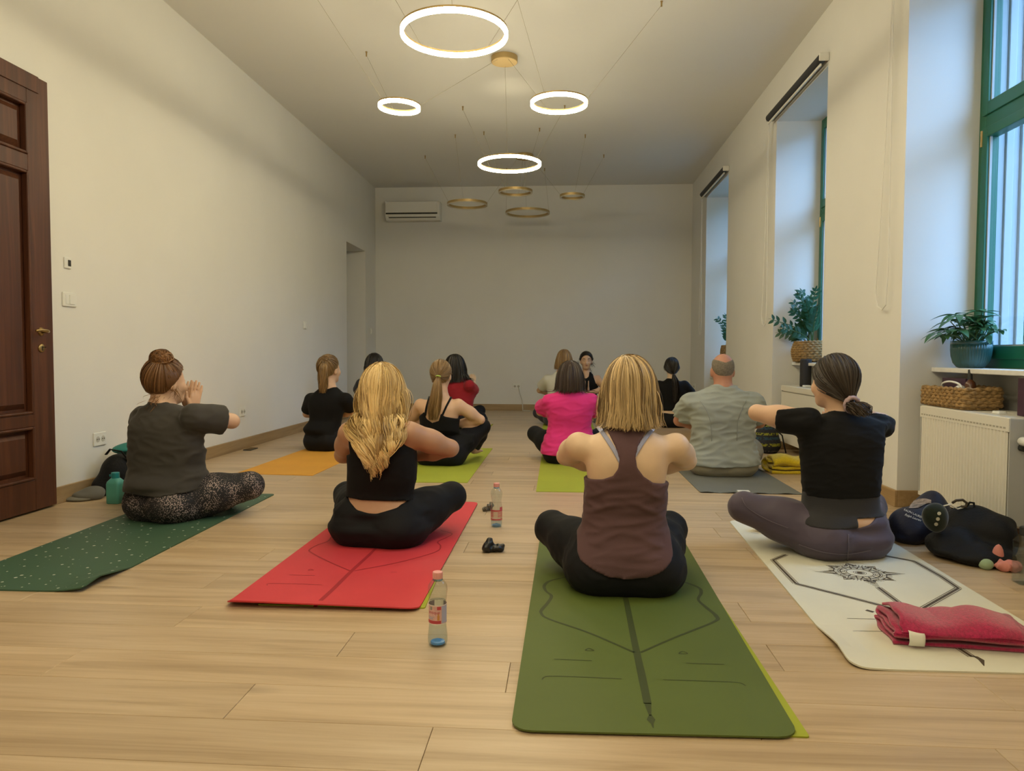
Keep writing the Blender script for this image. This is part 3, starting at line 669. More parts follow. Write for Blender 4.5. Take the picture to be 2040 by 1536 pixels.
# ------------------------------------------------------------------ yoga mats
def mat_sheet(name, lab, corners, z0, t, m, rad=0.035, hfun=None, nx=16, ny=44):
    """corners: near-left, near-right, far-right, far-left"""
    NL, NR, FR, FL = [np.array(c, float) for c in corners]; W = np.linalg.norm(NR - NL); Ln = np.linalg.norm(FL - NL)
    def ends(n, L):
        e = [0, .08, .2, .4, .65, 1.0]; a = [rad * q for q in e]; return np.array(a + list(np.linspace(rad, L - rad, n)[1:-1]) + [L - q for q in a[::-1]])
    ys = ends(ny, Ln); xs = np.linspace(0, 1, nx + 1); top = []
    for y in ys:
        d = min(y, Ln - y); ins = rad - math.sqrt(max(rad * rad - (rad - min(d, rad)) ** 2, 0))
        for x in xs:
            q = (ins + x * (W - 2 * ins)); a = NL + (NR - NL) * q / W; b = FL + (FR - FL) * q / W; p = a + (b - a) * y / Ln; top.append((p[0], p[1], z0 + t + (hfun(q, y, W, Ln) if hfun else 0)))
    n1 = nx + 1; K = len(ys); top = np.array(top); bot = top - [0, 0, t]; mb = MB()
    f = [(i * n1 + j, i * n1 + j + 1, (i + 1) * n1 + j + 1, (i + 1) * n1 + j) for i in range(K - 1) for j in range(nx)]; o = len(top)
    edge = [j for j in range(n1)] + [i * n1 + nx for i in range(1, K)] + [(K - 1) * n1 + j for j in range(nx - 1, -1, -1)] + [i * n1 for i in range(K - 2, 0, -1)]
    fs = f + [tuple(o + q for q in reversed(r)) for r in f] + [(edge[i], o + edge[i], o + edge[(i + 1) % len(edge)], edge[(i + 1) % len(edge)]) for i in range(len(edge))]
    mb.add(list(top) + list(bot), fs); ob = mb.build(name, m, None, smooth=False)
    return tag(ob, lab, 'yoga mat', 'yoga mats')
def rubber(name, col, rough=0.6, var=0.05): return mat(name, col, rough, var=var, vscale=3, bump=0.05, bscale=700, spec=0.35)
MT_green = rubber('olive_green_mat', (0.098, 0.136, 0.026)); MT_lime = rubber('lime_mat', (0.36, 0.40, 0.035), 0.75); MT_red = rubber('coral_red_mat', (0.65, 0.05, 0.065)); MT_white = rubber('ivory_mat', (0.70, 0.68, 0.56)); MT_or = rubber('orange_mat', (0.70, 0.34, 0.045), 0.75)
MT_grey = rubber('grey_mat', (0.16, 0.165, 0.15), 0.85); MT_tan = rubber('tan_mat', (0.42, 0.27, 0.13), 0.8)
def star_mat():
    m = bpy.data.materials.new('speckled_dark_green_mat'); m.use_nodes = True; nt = m.node_tree; b = nt.nodes['Principled BSDF']; L = nt.links.new
    tc = nd(nt, 'TexCoord'); vo = nd(nt, 'TexVoronoi', Scale=15.0, voronoi_dimensions='2D'); L(tc.outputs['Object'], vo.inputs['Vector']); sep = nd(nt, 'SeparateColor'); L(vo.outputs['Color'], sep.inputs[0])
    mu = nd(nt, 'Math', operation='MULTIPLY'); L(sep.outputs[0], mu.inputs[0]); mu.inputs[1].default_value = 0.10; lt = nd(nt, 'Math', operation='LESS_THAN'); L(vo.outputs['Distance'], lt.inputs[0]); L(mu.outputs[0], lt.inputs[1])
    mx = nd(nt, 'MixRGB'); mx.inputs[1].default_value = (0.042, 0.100, 0.056, 1); mx.inputs[2].default_value = (0.60, 0.62, 0.52, 1); L(lt.outputs[0], mx.inputs[0]); L(mx.outputs[0], b.inputs['Base Color']); b.inputs['Roughness'].default_value = 0.6; return m
mat_sheet('yoga_mat', 'lime yoga mat lying under the olive green mat, only its edge showing', [(-.03, 1.73), (.578, 1.713), (.560, 3.5), (-.02, 3.5)], 0, .004, MT_lime, .008)
g_green = mat_sheet('yoga_mat', 'large olive green yoga mat with dark alignment lines nearest the camera', [(-.117, 1.682), (.553, 1.700), (.578, 3.55), (-.104, 3.53)], .0045, .0045, MT_green, .05)
mat_sheet('yoga_mat', 'lime yoga mat lying under the red mat, only a corner showing', [(-1.07, 2.49), (-.474, 2.50), (-.55, 4.22), (-1.08, 4.22)], 0, .004, MT_lime, .008)
def red_h(q, y, W, L): return 0.022 * max(0, 1 - y / 0.07) ** 2 * (0.35 + 0.65 * (1 - q / W))
g_red = mat_sheet('yoga_mat', 'coral red yoga mat with dark alignment lines', [(-1.176, 2.448), (-.491, 2.457), (-.496, 4.31), (-1.182, 4.30)], .0045, .0045, MT_red, .045, red_h)
def dg_h(q, y, W, L): return 0.030 * max(0, (q / W - 0.72) / 0.28) ** 2 * max(0, 1 - abs(y - 0.10) / 0.22)
mat_sheet('yoga_mat', 'dark green yoga mat with white speckles beside the door', [(-2.365, 2.562), (-1.767, 2.569), (-1.80, 4.47), (-2.40, 4.46)], 0, .005, star_mat(), .02, dg_h)
def wh_h(q, y, W, L): return 0.022 * max(0, 1 - q / 0.14) ** 2 * max(0, 1 - abs(y - 0.14) / 0.2)
g_white = mat_sheet('yoga_mat', 'ivory yoga mat with dark mandala print', [(.822, 2.102), (1.528, 2.112), (1.575, 3.96), (.890, 3.97)], 0, .005, MT_white, .05, wh_h)
mat_sheet('yoga_mat', 'plain orange yoga mat by the left wall', [(-2.394, 5.22), (-1.805, 5.18), (-1.78, 6.98), (-2.37, 7.0)], 0, .004, MT_or, .006)
mat_sheet('yoga_mat', 'lime yoga mat under the person in strappy black top', [(-1.26, 4.96), (-.651, 4.99), (-.652, 6.83), (-1.26, 6.80)], 0, .004, MT_lime, .006)
mat_sheet('yoga_mat', 'lime yoga mat under the person in hot pink tee', [(-.167, 4.705), (.443, 4.72), (.43, 6.52), (-.18, 6.5)], 0, .004, MT_lime, .006)
def gr_h(q, y, W, L): return 0.004 * (1 + math.sin(q * 38)) * max(0, 1 - y / 0.10)
mat_sheet('yoga_mat', 'grey yoga mat with wavy near edge under the person in pale grey tee', [(.887, 4.763), (1.529, 4.752), (1.53, 6.52), (.875, 6.52)], 0, .0035, MT_grey, .006, gr_h)
mat_sheet('yoga_mat', 'tan yoga mat under the person in black crop top', [(.98, 7.35), (1.60, 7.30), (1.62, 9.30), (1.0, 9.30)], 0, .004, MT_tan, .006)
mat_sheet('yoga_mat', 'lime yoga mat under the person in crimson tee', [(-1.48, 7.4), (-.87, 7.4), (-.87, 9.2), (-1.48, 9.2)], 0, .004, MT_lime, .006)
mat_sheet('yoga_mat', 'lime yoga mat under the person in cream tee', [(-.24, 7.6), (.38, 7.6), (.38, 9.5), (-.24, 9.5)], 0, .004, MT_lime, .006)
boxes(((1.125, 4.755, .0045), (1.20, 4.80, .0165))).build('label_patch', M_white, [o for o in bpy.data.objects if o.get('label', '').startswith('grey yoga mat')][0], bevel=.001)
# printed lines
def smooth_path(P, n=6):
    P = np.array(P, float); out = []
    for i in range(len(P) - 1):
        p0, p1, p2, p3 = P[max(i - 1, 0)], P[i], P[i + 1], P[min(i + 2, len(P) - 1)]
        for t in np.linspace(0, 1, n, endpoint=False): out.append(0.5 * ((2 * p1) + (-p0 + p2) * t + (2 * p0 - 5 * p1 + 4 * p2 - p3) * t * t + (-p0 + 3 * p1 - 3 * p2 + p3) * t ** 3))
    return np.array(out + [P[-1]])
def print_lines(parent, m, z, lines, smooth=True):
    mb = MB()
    for pts, wd in lines:
        P = np.array([atz(u, v, z)[:2] for u, v in pts])
        if smooth and len(P) > 2: P = smooth_path(P)
        ww = wd if np.isscalar(wd) else np.interp(np.linspace(0, 1, len(P)), np.linspace(0, 1, len(wd)), wd); mb.ribbon(P, ww, z)
    o = mb.build('printed_lines', m, parent); o['kind'] = 'stuff'; return o
def c4(pts): return [(1000 + x / 3.1875, 1060 + y / 3.1875) for x, y in pts]
def c3(pts): return [(400 + x / 3.517, 980 + y / 3.517) for x, y in pts]
def c5(pts): return [(1420 + x / 3.29, 1000 + y / 3.29) for x, y in pts]
MP_g = rubber('olive_print', (0.045, 0.062, 0.016)); MP_r = rubber('red_print', (0.40, 0.020, 0.032)); MP_w = mat('umber_print', (0.075, 0.055, 0.035), 0.7)
print_lines(g_green, MP_g, .0096, [
    (c4([(770, 380), (790, 440), (822, 600), (855, 760), (890, 920), (925, 1090)]), [.019, .019, .020, .021, .022, .020]), (c4([(925, 1085), (938, 1150), (944, 1165)]), [.019, .008, .006]), (c4([(942, 1160), (947, 1190), (955, 1215), (961, 1243)]), [.004, .021, .006, .002]),
    (c4([(460, 275), (375, 292), (300, 312), (268, 342), (280, 375), (314, 405), (292, 448), (255, 490), (250, 515), (300, 552), (560, 642), (840, 764)]), [.007, .008, .012, .013, .010, .012, .013, .013, .010, .009, .009, .009]),
    (c4([(1080, 295), (1130, 308), (1245, 350), (1265, 385), (1247, 430), (1300, 480), (1362, 535), (1345, 570), (1100, 668), (880, 764)]), [.007, .008, .012, .013, .010, .013, .015, .011, .009, .009]),
    (c4([(528, 750), (553, 738), (582, 752), (528, 752)]), .004), (c4([(1122, 770), (1148, 757), (1178, 772), (1122, 772)]), .004), (c4([(330, 806), (572, 816)]), .0035), (c4([(1170, 832), (1412, 840)]), .0035),
    (c4([(255, 937), (270, 920), (320, 914), (540, 921), (760, 932)]), .0035), (c4([(1022, 937), (1250, 944), (1470, 952), (1520, 960), (1548, 976)]), .0035)])
print_lines(g_red, MP_r, .0096, [
    (c3([(1240, 380), (1175, 445), (1060, 550), (940, 668), (830, 770), (800, 805)]), [.014, .015, .017, .017, .017, .013]), (c3([(960, 260), (925, 300), (890, 345), (825, 368), (765, 402), (775, 425), (900, 490), (1045, 552)]), .008),
    (c3([(1075, 552), (1390, 492), (1640, 422), (1680, 380), (1660, 350), (1720, 320), (1760, 292), (1680, 270)]), .007), (c3([(620, 581), (800, 586)]), .004), (c3([(466, 655), (482, 642), (640, 643), (850, 650)]), .004), (c3([(752, 548), (768, 541), (790, 548), (752, 549)]), .004), (c3([(1330, 562), (1375, 562)]), .004)])
def triple(pts, wc=.009):
    out = [(pts, wc)]; 
    return out
zw = .0056
wl = []
for pts in ([(480, 345), (395, 380), (470, 458), (545, 535)], [(545, 535), (850, 612), (1170, 695), (1290, 725)], [(1115, 350), (1320, 388)], [(1320, 388), (1500, 490), (1610, 565)], [(1610, 565), (1380, 695), (1290, 745)], [(1085, 560), (1260, 690), (1600, 950), (1700, 1015)]):
    wl.append((c5(pts), .011)); P = np.array([atz(u, v, zw)[:2] for u, v in c5(pts)]); T = np.gradient(P, axis=0); T /= np.linalg.norm(T, axis=1)[:, None]; Nn = np.stack([-T[:, 1], T[:, 0]], 1)
wl += [(c5([(880, 763), (1095, 768)]), .0028), (c5([(908, 858), (914, 846), (945, 845), (1190, 850)]), .003), (c5([(1690, 1008), (1725, 1015), (1760, 1035), (1778, 1075)]), [.006, .014, .016, .002]), (c5([(1005, 708), (1055, 722)]), .016), (c5([(250, 200), (300, 208)]), .004)]
print_lines(g_white, MP_w, zw, wl, smooth=False)
side = MB()
for pts, _ in wl[:6]:
    P = np.array([atz(u, v, zw)[:2] for u, v in pts]); T = np.gradient(P, axis=0); T /= np.linalg.norm(T, axis=1)[:, None]; Nn = np.stack([-T[:, 1], T[:, 0]], 1)
    for s_ in (-1, 1): side.ribbon(P + Nn * s_ * .0105, .003, zw)
c0 = atz(1713, 1141, zw)[:2]; ang0 = .02
def circ(r, n=40, a0=0, a1=2 * PI): return [(c0[0] + r * math.cos(a), c0[1] + r * math.sin(a)) for a in np.linspace(a0, a1, n)]
for r, wd in ((.016, .003), (.024, .002), (.050, .0028), (.056, .002), (.074, .004), (.082, .002), (.098, .003)): side.ribbon(circ(r), wd, zw)
side.ribbon(circ(.006, 20), .012, zw)
for k in range(16):
    a = 2 * PI * k / 16; r0, r1 = .056, .098; P = [(c0[0] + (r0 + (r1 - r0) * math.sin(PI * t)) * math.cos(a + (t - .5) * .38), c0[1] + (r0 + (r1 - r0) * math.sin(PI * t)) * math.sin(a + (t - .5) * .38)) for t in np.linspace(0, 1, 10)]; side.ribbon(P, .0035, zw)
for k in range(8):
    a = 2 * PI * k / 8; R_ = .178 if k % 4 == 0 else .140; wdg = .26
    for q in (1.0, .78, .58): side.ribbon([(c0[0] + .098 * math.cos(a - wdg * q), c0[1] + .098 * math.sin(a - wdg * q)), (c0[0] + (.098 + (R_ - .098) * q) * math.cos(a), c0[1] + (.098 + (R_ - .098) * q) * math.sin(a)), (c0[0] + .098 * math.cos(a + wdg * q), c0[1] + .098 * math.sin(a + wdg * q))], .0035, zw)
for k in range(56): a = 2 * PI * k / 56; side.ribbon([(c0[0] + .100 * math.cos(a), c0[1] + .100 * math.sin(a)), (c0[0] + .118 * math.cos(a), c0[1] + .118 * math.sin(a))], .0025, zw)
for t in np.linspace(.02, .12, 8): side.ribbon([tuple(atz(1725 + 210 * t, 1152 + 150 * t, zw)[:2] + arr(-.03 + .2 * t, 0)), tuple(atz(1725 + 210 * t, 1152 + 150 * t, zw)[:2] + arr(.03 - .2 * t, 0))], .004, zw)
o = side.build('mandala_print', MP_w, g_white); o['kind'] = 'stuff'
# ------------------------------------------------------------------ people
def skin_mat(name, col): return mat(name, col, 0.5, var=0.05, vscale=14, bump=0.03, bscale=220)
def hair_mat(name, dark, light, rough=0.42):
    m = bpy.data.materials.new(name); m.use_nodes = True; nt = m.node_tree; b = nt.nodes['Principled BSDF']
    at_ = nd(nt, 'Attribute', attribute_name='tone'); r = nd(nt, 'ValToRGB'); e = r.color_ramp.elements
    e[0].position = 0.1; e[0].color = (*dark, 1); e[1].position = 0.9; e[1].color = (*light, 1)
    nt.links.new(at_.outputs['Fac'], r.inputs['Fac']); nt.links.new(r.outputs[0], b.inputs['Base Color'])
    b.inputs['Roughness'].default_value = rough; b.inputs['Specular IOR Level'].default_value = 0.55; MATS[name] = m; return m
def strand_mesh(P, r0, r1, tone, c=None, hard=0.0):
    """narrow hair strips lying on the head: P is (n, s, 3), c a point on the hair's own axis"""
    n, s_, _ = P.shape; T = np.gradient(P, axis=1); T /= np.linalg.norm(T, axis=2)[..., None] + 1e-9
    if c is None: c = P.mean((0, 1))
    O = P - np.array(c); O[..., 2] = np.clip(O[..., 2], -0.02, 0.2); A = np.cross(T, O); A /= np.linalg.norm(A, axis=2)[..., None] + 1e-9
    tw = np.sin(np.arange(n) * 2.399)[:, None, None] * 0.7; B = np.cross(T, A); A = A * np.cos(tw) + B * np.sin(tw)
    rad = (np.linspace(0, 1, s_) ** 3)[None, :, None] * (r1 - r0) + r0
    V = np.stack([P - A * rad, P + A * rad], 2).reshape(-1, 3); i = np.arange(n)[:, None] * s_ + np.arange(s_ - 1)[None, :]
    Q = np.stack([i * 2, i * 2 + 1, i * 2 + 3, i * 2 + 2], -1).reshape(-1, 4)
    return V, Q, np.repeat(tone, s_ * 2)
def join_np(parts):
    o = 0; Vs, Qs, Ts = [], [], []
    for V, Q, t in parts: Vs.append(V); Qs.append(Q + o); Ts.append(t); o += len(V)
    return np.concatenate(Vs), np.concatenate(Qs), np.concatenate(Ts)
def resample(P, idx, S):
    out = np.empty((len(P), S, 3)); 
    for i in range(len(P)):
        k = max(idx[i], 2); t = np.linspace(0, k, S); a = np.floor(t).astype(int); a = np.minimum(a, k - 1); f = (t - a)[:, None]
        out[i] = P[i, a] * (1 - f) + P[i, a + 1] * f
    return out

def onto(fld, P, e=.0025, n=70):
    """slide points along the viewing ray until they meet a surface"""
    P = np.array(P, float); D = P - CAMP; D /= np.linalg.norm(D, axis=1)[:, None]; Q = P - D * .35
    for _ in range(n): v = fld.sample(Q); Q = Q + D * np.clip(v - e, -.01, .02)[:, None]
    return Q
class Head:
    def __init__(s, c, yaw, pitch=0.0, roll=0.0, sc=1.0):
        s.c = arr(*c); cy, sy = math.cos(yaw), math.sin(yaw); cp_, sp_ = math.cos(pitch), math.sin(pitch)
        r = arr(cy, -sy, 0); f = arr(sy * cp_, cy * cp_, sp_); u = np.cross(r, f)
        cr_, sr_ = math.cos(roll), math.sin(roll); r, u = cr_ * r + sr_ * u, -sr_ * r + cr_ * u
        s.R = np.stack([r, f, u], 1); s.sc = sc
    def p(s, x, y, z): return s.c + s.R @ (arr(x, y, z) * s.sc)
    def loc(s, P): return ((P - s.c) @ s.R) / s.sc
    def skull(s, f, k=0.02): f.ell(s.p(0, -0.012, 0.020), arr(0.074, 0.094, 0.092) * s.sc, s.R, k)
    def build(s, f, neck, nr=0.05):
        q = s.sc; s.skull(f)
        f.ell(s.p(0, 0.028, -0.035), arr(0.060, 0.064, 0.082) * q, s.R, 0.03); f.ell(s.p(0, 0.058, -0.097), arr(0.030, 0.028, 0.020) * q, s.R, 0.03)
        for x in (-1, 1):
            f.ell(s.p(x * 0.075, -0.005, -0.018), arr(0.010, 0.020, 0.031) * q, s.R, 0.008); f.ell(s.p(x * 0.036, 0.066, -0.034), arr(0.022, 0.020, 0.022) * q, s.R, 0.02)
            f.ell(s.p(x * 0.031, 0.087, 0.000), arr(0.017, 0.012, 0.011) * q, s.R, 0.008, sub=True); f.ell(s.p(x * 0.031, 0.073, -0.001), arr(0.014, 0.012, 0.010) * q, s.R, 0.006)
        f.cone(s.p(0, 0.083, 0.004), s.p(0, 0.104, -0.040), 0.008 * q, 0.0125 * q, 0.012); f.ell(s.p(0, 0.092, -0.043), arr(0.017, 0.010, 0.008) * q, s.R, 0.01)
        f.ell(s.p(0, 0.084, -0.068), arr(0.023, 0.010, 0.010) * q, s.R, 0.01)
        f.cone(s.p(0, -0.022, -0.055), neck, nr * q, nr * q * 1.12, 0.03)
def hairline(L, front=0.045, drop=0.0):
    """positive where the scalp carries no hair (face side)"""
    return (L[..., 1] - front) * 0.78 - (L[..., 2] - 0.045 + drop) * 0.62

def scalp_roots(hd, n, rs, front=0.045):
    out = []
    while len(out) < n:
        d = rs.normal(size=(n, 3)); d /= np.linalg.norm(d, axis=1)[:, None]; L = arr(0, -0.012, 0.020) + d * arr(0.076, 0.096, 0.094)
        L = L[(hairline(L, front) < 0) & (L[:, 2] > -0.075) & ~((L[:, 1] > -0.01) & (L[:, 2] < -0.015))]; out += list(L)
    return np.array(out[:n])
def march(f, P0, D0, steps, step, grav, off0, off1, target=None, pull=0.0, gather=None):
    P = P0.copy(); g = f.grad(P); P = P + g * np.clip(off0 - f.sample(P), -.01, .03)[:, None]; g = f.grad(P); D = D0 - g * np.sum(D0 * g, 1)[:, None] * 0.9; path = [P.copy()]
    for k in range(steps):
        t = k / steps; D = D + np.array([0, 0, -1]) * grav
        if target is not None: q = target - P; q /= np.linalg.norm(q, axis=1)[:, None] + 1e-6; D = D * (1 - pull) + q * pull
        if gather is not None: D[:, 0] += gather[2] * (gather[0] - P[:, 0]) / 0.1 * min(1, t * 2); D[:, 1] += gather[2] * (gather[1] - P[:, 1]) / 0.1 * min(1, t * 2)
        D /= np.linalg.norm(D, axis=1)[:, None] + 1e-9; N = P + D * step; of = off0 + (off1 - off0) * t
        for _ in range(2):
            v = f.sample(N); g = f.grad(N); push = np.clip(of - v, 0, 0.03); N = N + g * push[:, None]
        D = N - P; D /= np.linalg.norm(D, axis=1)[:, None] + 1e-9; P = N; path.append(P.copy())
    return np.stack(path, 1)

def hair_cap(hd, h, thick, front=0.045, zlow=-0.075):
    lo = hd.c - 0.16; hi = hd.c + 0.16; f = Field(lo, hi, h); hd.skull(f); f.off(thick); X, Y, Z = f.XYZ()
    d = np.stack(np.broadcast_arrays(X - hd.c[0], Y - hd.c[1], Z - hd.c[2]), -1) @ hd.R / hd.sc
    f.clip(hairline(d, front) * 1.0); f.clip(zlow - d[..., 2]); V, Q = f.mesh(); return V, Q
def make_hair(hd, f, spec, m, parent, near=True):
    rs = np.random.RandomState(spec.get('seed', 3)); st = spec['style']; N = spec.get('n', 900); S = spec.get('s', 20); r0 = spec.get('r', 0.0026) * 0.62; q = hd.sc; parts = []
    front = spec.get('front', 0.045)
    V, Q = hair_cap(hd, 0.006 if near else 0.009, spec.get('cap', 0.010), front, spec.get('zlow', -0.075)); parts.append((V, Q, np.full(len(V), spec.get('captone', 0.28))))
    if st in ('down',):
        L = scalp_roots(hd, N, rs, front); P0 = hd.c + (L * q) @ hd.R.T; crown = arr(spec.get('part', 0.0), -0.02, 0.12)
        T = L - crown; T[:, 2] *= 0.6; D0 = T @ hd.R.T; D0 /= np.linalg.norm(D0, axis=1)[:, None]
        th = spec.get('thick', 0.02); lay = rs.uniform(0, 1, N); cap_ = spec.get('cap', 0.010); off0 = cap_ - 0.002 + 0.006 * lay; off1 = 0.010 + th * lay
        M = spec.get('steps', 42); P = march(f, P0, D0, M, spec.get('step', 0.011), spec.get('grav', 0.22), off0, off1, gather=(hd.c[0] + spec.get('gx', 0.0), hd.c[1] - spec.get('gy', 0.10), spec['gather']) if 'gather' in spec else None)
        ze = spec['zend'] + rs.normal(size=N) * spec.get('zj', 0.008) + spec.get('zlay', 0.0) * (1 - lay)
        idx = np.array([next((k for k in range(M + 1) if P[i, k, 2] < ze[i]), M) for i in range(N)])
        keep = idx > 3; P = resample(P[keep], idx[keep], S); n = len(P); t = np.linspace(0, 1, S)[None, :]
        ncl = spec.get('clumps', 0); cid = np.arange(n)
        if ncl:
            gd = rs.choice(n, min(ncl, n), replace=False); ref_ = P[:, S // 2]; cid = gd[np.argmin(((ref_[:, None, :] - ref_[gd][None]) ** 2).sum(2), 1)]; cf = spec.get('cf', 0.6) * rs.uniform(0.6, 1.1, (n, 1, 1)); P = P[cid] + (P - P[cid]) * (1 - np.clip(cf * np.clip(t * 1.3 - 0.2, 0, 1)[..., None], 0, .92))
        wa = spec.get('wave', 0.0)
        if wa:
            ph = rs.uniform(0, 6.28, (n, 1)); fr = spec.get('wfreq', 3.0) * rs.uniform(0.75, 1.3, (n, 1)); amp = wa * rs.uniform(0.4, 1.3, (n, 1)) * np.clip(t * 1.6 - 0.25, 0, 1)
            ph = ph[cid] + 0.25 * rs.normal(size=(n, 1)); fr = fr[cid]; amp = amp[cid]
            P[..., 0] += amp * np.sin(6.28 * fr * t + ph); P[..., 1] -= amp * 0.6 * np.cos(6.28 * fr * t + ph)
        if spec.get('flip'): P[..., 0] += spec['flip'] * np.clip(t - 0.8, 0, 1) * 5 * np.sign(P[..., 0] - hd.c[0]) * rs.uniform(0, 1, (n, 1))
        parts.append(strand_mesh(P, r0, r0 * 0.45, np.clip(0.55 + 0.24 * rs.normal(size=n)[cid] + 0.14 * rs.normal(size=n), 0, 1), hd.c))
    if st in ('pony', 'bun'):
        tie = arr(*spec['tie']); L = scalp_roots(hd, N, rs, front); P0 = hd.c + (L * q) @ hd.R.T
        D0 = tie - P0; D0 /= np.linalg.norm(D0, axis=1)[:, None]; lay = rs.uniform(0, 1, N)
        M = 34; P = march(f, P0, D0, M, 0.010, 0.01, spec.get('cap', .010) - .002 + 0.006 * lay, spec.get('cap', .010) - .002 + spec.get('puff', 0.006) * lay, tie[None, :], 0.5)
        dist = np.linalg.norm(P - tie, axis=2); idx = np.array([next((k for k in range(M + 1) if dist[i, k] < 0.016), M) for i in range(N)])
        near_ok = dist[np.arange(N), idx] < 0.03; P = resample(P[near_ok], idx[near_ok], 14); n = len(P)
        if n: parts.append(strand_mesh(P, r0, r0, np.clip(rs.normal(0.45, 0.2, n), 0, 1), hd.c))
    if st == 'pony':
        sp_ = np.array(spec['tail'], float); K = len(sp_); nt_ = spec.get('ntail', 300); S2 = 24; t = np.linspace(0, 1, S2)
        spn = np.stack([np.interp(t * (K - 1), np.arange(K), sp_[:, a]) for a in range(3)], 1)
        for _ in range(2): spn[1:-1] = (spn[:-2] + 2 * spn[1:-1] + spn[2:]) / 4
        wprof = np.interp(t, np.linspace(0, 1, len(spec['width'])), spec['width'])
        a = rs.uniform(0, 6.28, nt_); rr = np.sqrt(rs.uniform(0, 1, nt_)); ox, oy = rr * np.cos(a), rr * np.sin(a)
        ln = rs.uniform(spec.get('minlen', 0.82), 1.0, nt_)
        P = np.empty((nt_, S2, 3))
        for i in range(nt_):
            tt = t * ln[i]; P[i] = np.stack([np.interp(tt, t, spn[:, k]) for k in range(3)], 1); wv = np.interp(tt, t, wprof)
            P[i, :, 0] += ox[i] * wv; P[i, :, 1] += oy[i] * wv * spec.get('tflat', 0.7); P[i, :, 2] += rs.uniform(-1, 1) * wv * spec.get('tz', 0.0)
            wa = spec.get('wave', 0.003); P[i, :, 0] += wa * np.sin(9 * tt + rs.uniform(0, 6.3)) * tt
        parts.append(strand_mesh(P, r0, r0 * 0.5, np.clip(rs.normal(0.6, 0.22, nt_), 0, 1)))
    if st == 'bun':
        c = arr(*spec['bun']); R_ = spec['br']; nb = 520; S2 = 22; P = np.empty((nb, S2, 3)); t = np.linspace(0, 1, S2)
        for i in range(nb):
            ax = rs.normal(size=3) * arr(0.9, 0.5, 0.7); ax[1] -= 0.8; ax /= np.linalg.norm(ax); u_ = np.cross(ax, arr(0.2, 0.3, 0.9)); u_ /= np.linalg.norm(u_); v_ = np.cross(ax, u_)
            h0 = rs.uniform(-0.75, 0.75); rad = R_ * math.sqrt(1 - h0 * h0) * rs.uniform(0.9, 1.06); a = rs.uniform(0, 6.3) + t * rs.uniform(2.5, 5.0)
            P[i] = c + (ax * h0 * R_)[None, :] + rad * (np.cos(a)[:, None] * u_ + np.sin(a)[:, None] * v_) * arr(1.15, 1.0, 0.9)
        parts.append(strand_mesh(P, r0 * 1.2, r0 * .8, np.clip(rs.normal(0.6, 0.22, nb), 0, 1), c))
        b = MB().ell(c, (R_ * 1.1, R_ * 0.95, R_ * 0.86), 20, 12); parts.append((np.array(b.v), np.array(b.f), np.full(len(b.v), 0.3)))
    for (a0, n_, ln_, dv) in spec.get('wisps', []):      # loose curls: (start, count, length, direction)
        P = np.empty((n_, 12, 3)); t = np.linspace(0, 1, 12)
        for i in range(n_):
            s0 = arr(*a0) + rs.normal(size=3) * 0.012; d = arr(*dv) + rs.normal(size=3) * 0.35; ph = rs.uniform(0, 6.3)
            P[i] = s0 + t[:, None] * d * ln_ * rs.uniform(0.6, 1.1); P[i, :, 2] -= 0.6 * ln_ * t * t; P[i, :, 0] += 0.010 * np.sin(7 * t + ph) * t; P[i, :, 1] += 0.010 * np.cos(7 * t + ph) * t
        parts.append(strand_mesh(P, r0 * 0.9, r0 * 0.4, np.clip(rs.normal(0.6, 0.2, n_), 0, 1)))
    V, Q, t = join_np(parts); me = mesh_np('hair', V, Q); at_ = me.attributes.new('tone', 'FLOAT', 'POINT')
    if len(me.vertices) == len(t): at_.data.foreach_set('value', t.astype(np.float32))
    return link('hair', me, m, parent, smooth=True)

def hand(f, wrist, d, n, t, sc=1.0, curl=0.0):
    """d fingers, n palm normal, t thumb side"""
    wrist, d, n, t = arr(*wrist), arr(*d), arr(*n), arr(*t); R = np.stack([n, t, d], 1)
    f.ell(wrist + d * 0.048 * sc, arr(0.014, 0.037, 0.052) * sc, R, 0.012)
    for off, ln in ((0.028, 0.066), (0.0095, 0.076), (-0.009, 0.070), (-0.027, 0.054)):
        b = wrist + (d * 0.088 + t * off) * sc; k1 = b + (d * ln * 0.5 + t * off * 0.1 + n * curl * 0.2 * ln) * sc; k2 = k1 + (d * ln * 0.5 * (1 - curl) + n * curl * ln * 0.5) * sc
        f.cone(b - d * 0.015 * sc, k1, 0.0088 * sc, 0.0080 * sc, 0.006); f.cone(k1, k2, 0.0080 * sc, 0.0062 * sc, 0.004)
    b = wrist + (d * 0.028 + t * 0.028) * sc; k1 = b + (d * 0.032 + t * 0.024) * sc; k2 = k1 + (d * 0.030 + t * 0.006) * sc
    f.cone(b, k1, 0.012 * sc, 0.0095 * sc, 0.01); f.cone(k1, k2, 0.0095 * sc, 0.0072 * sc, 0.005)

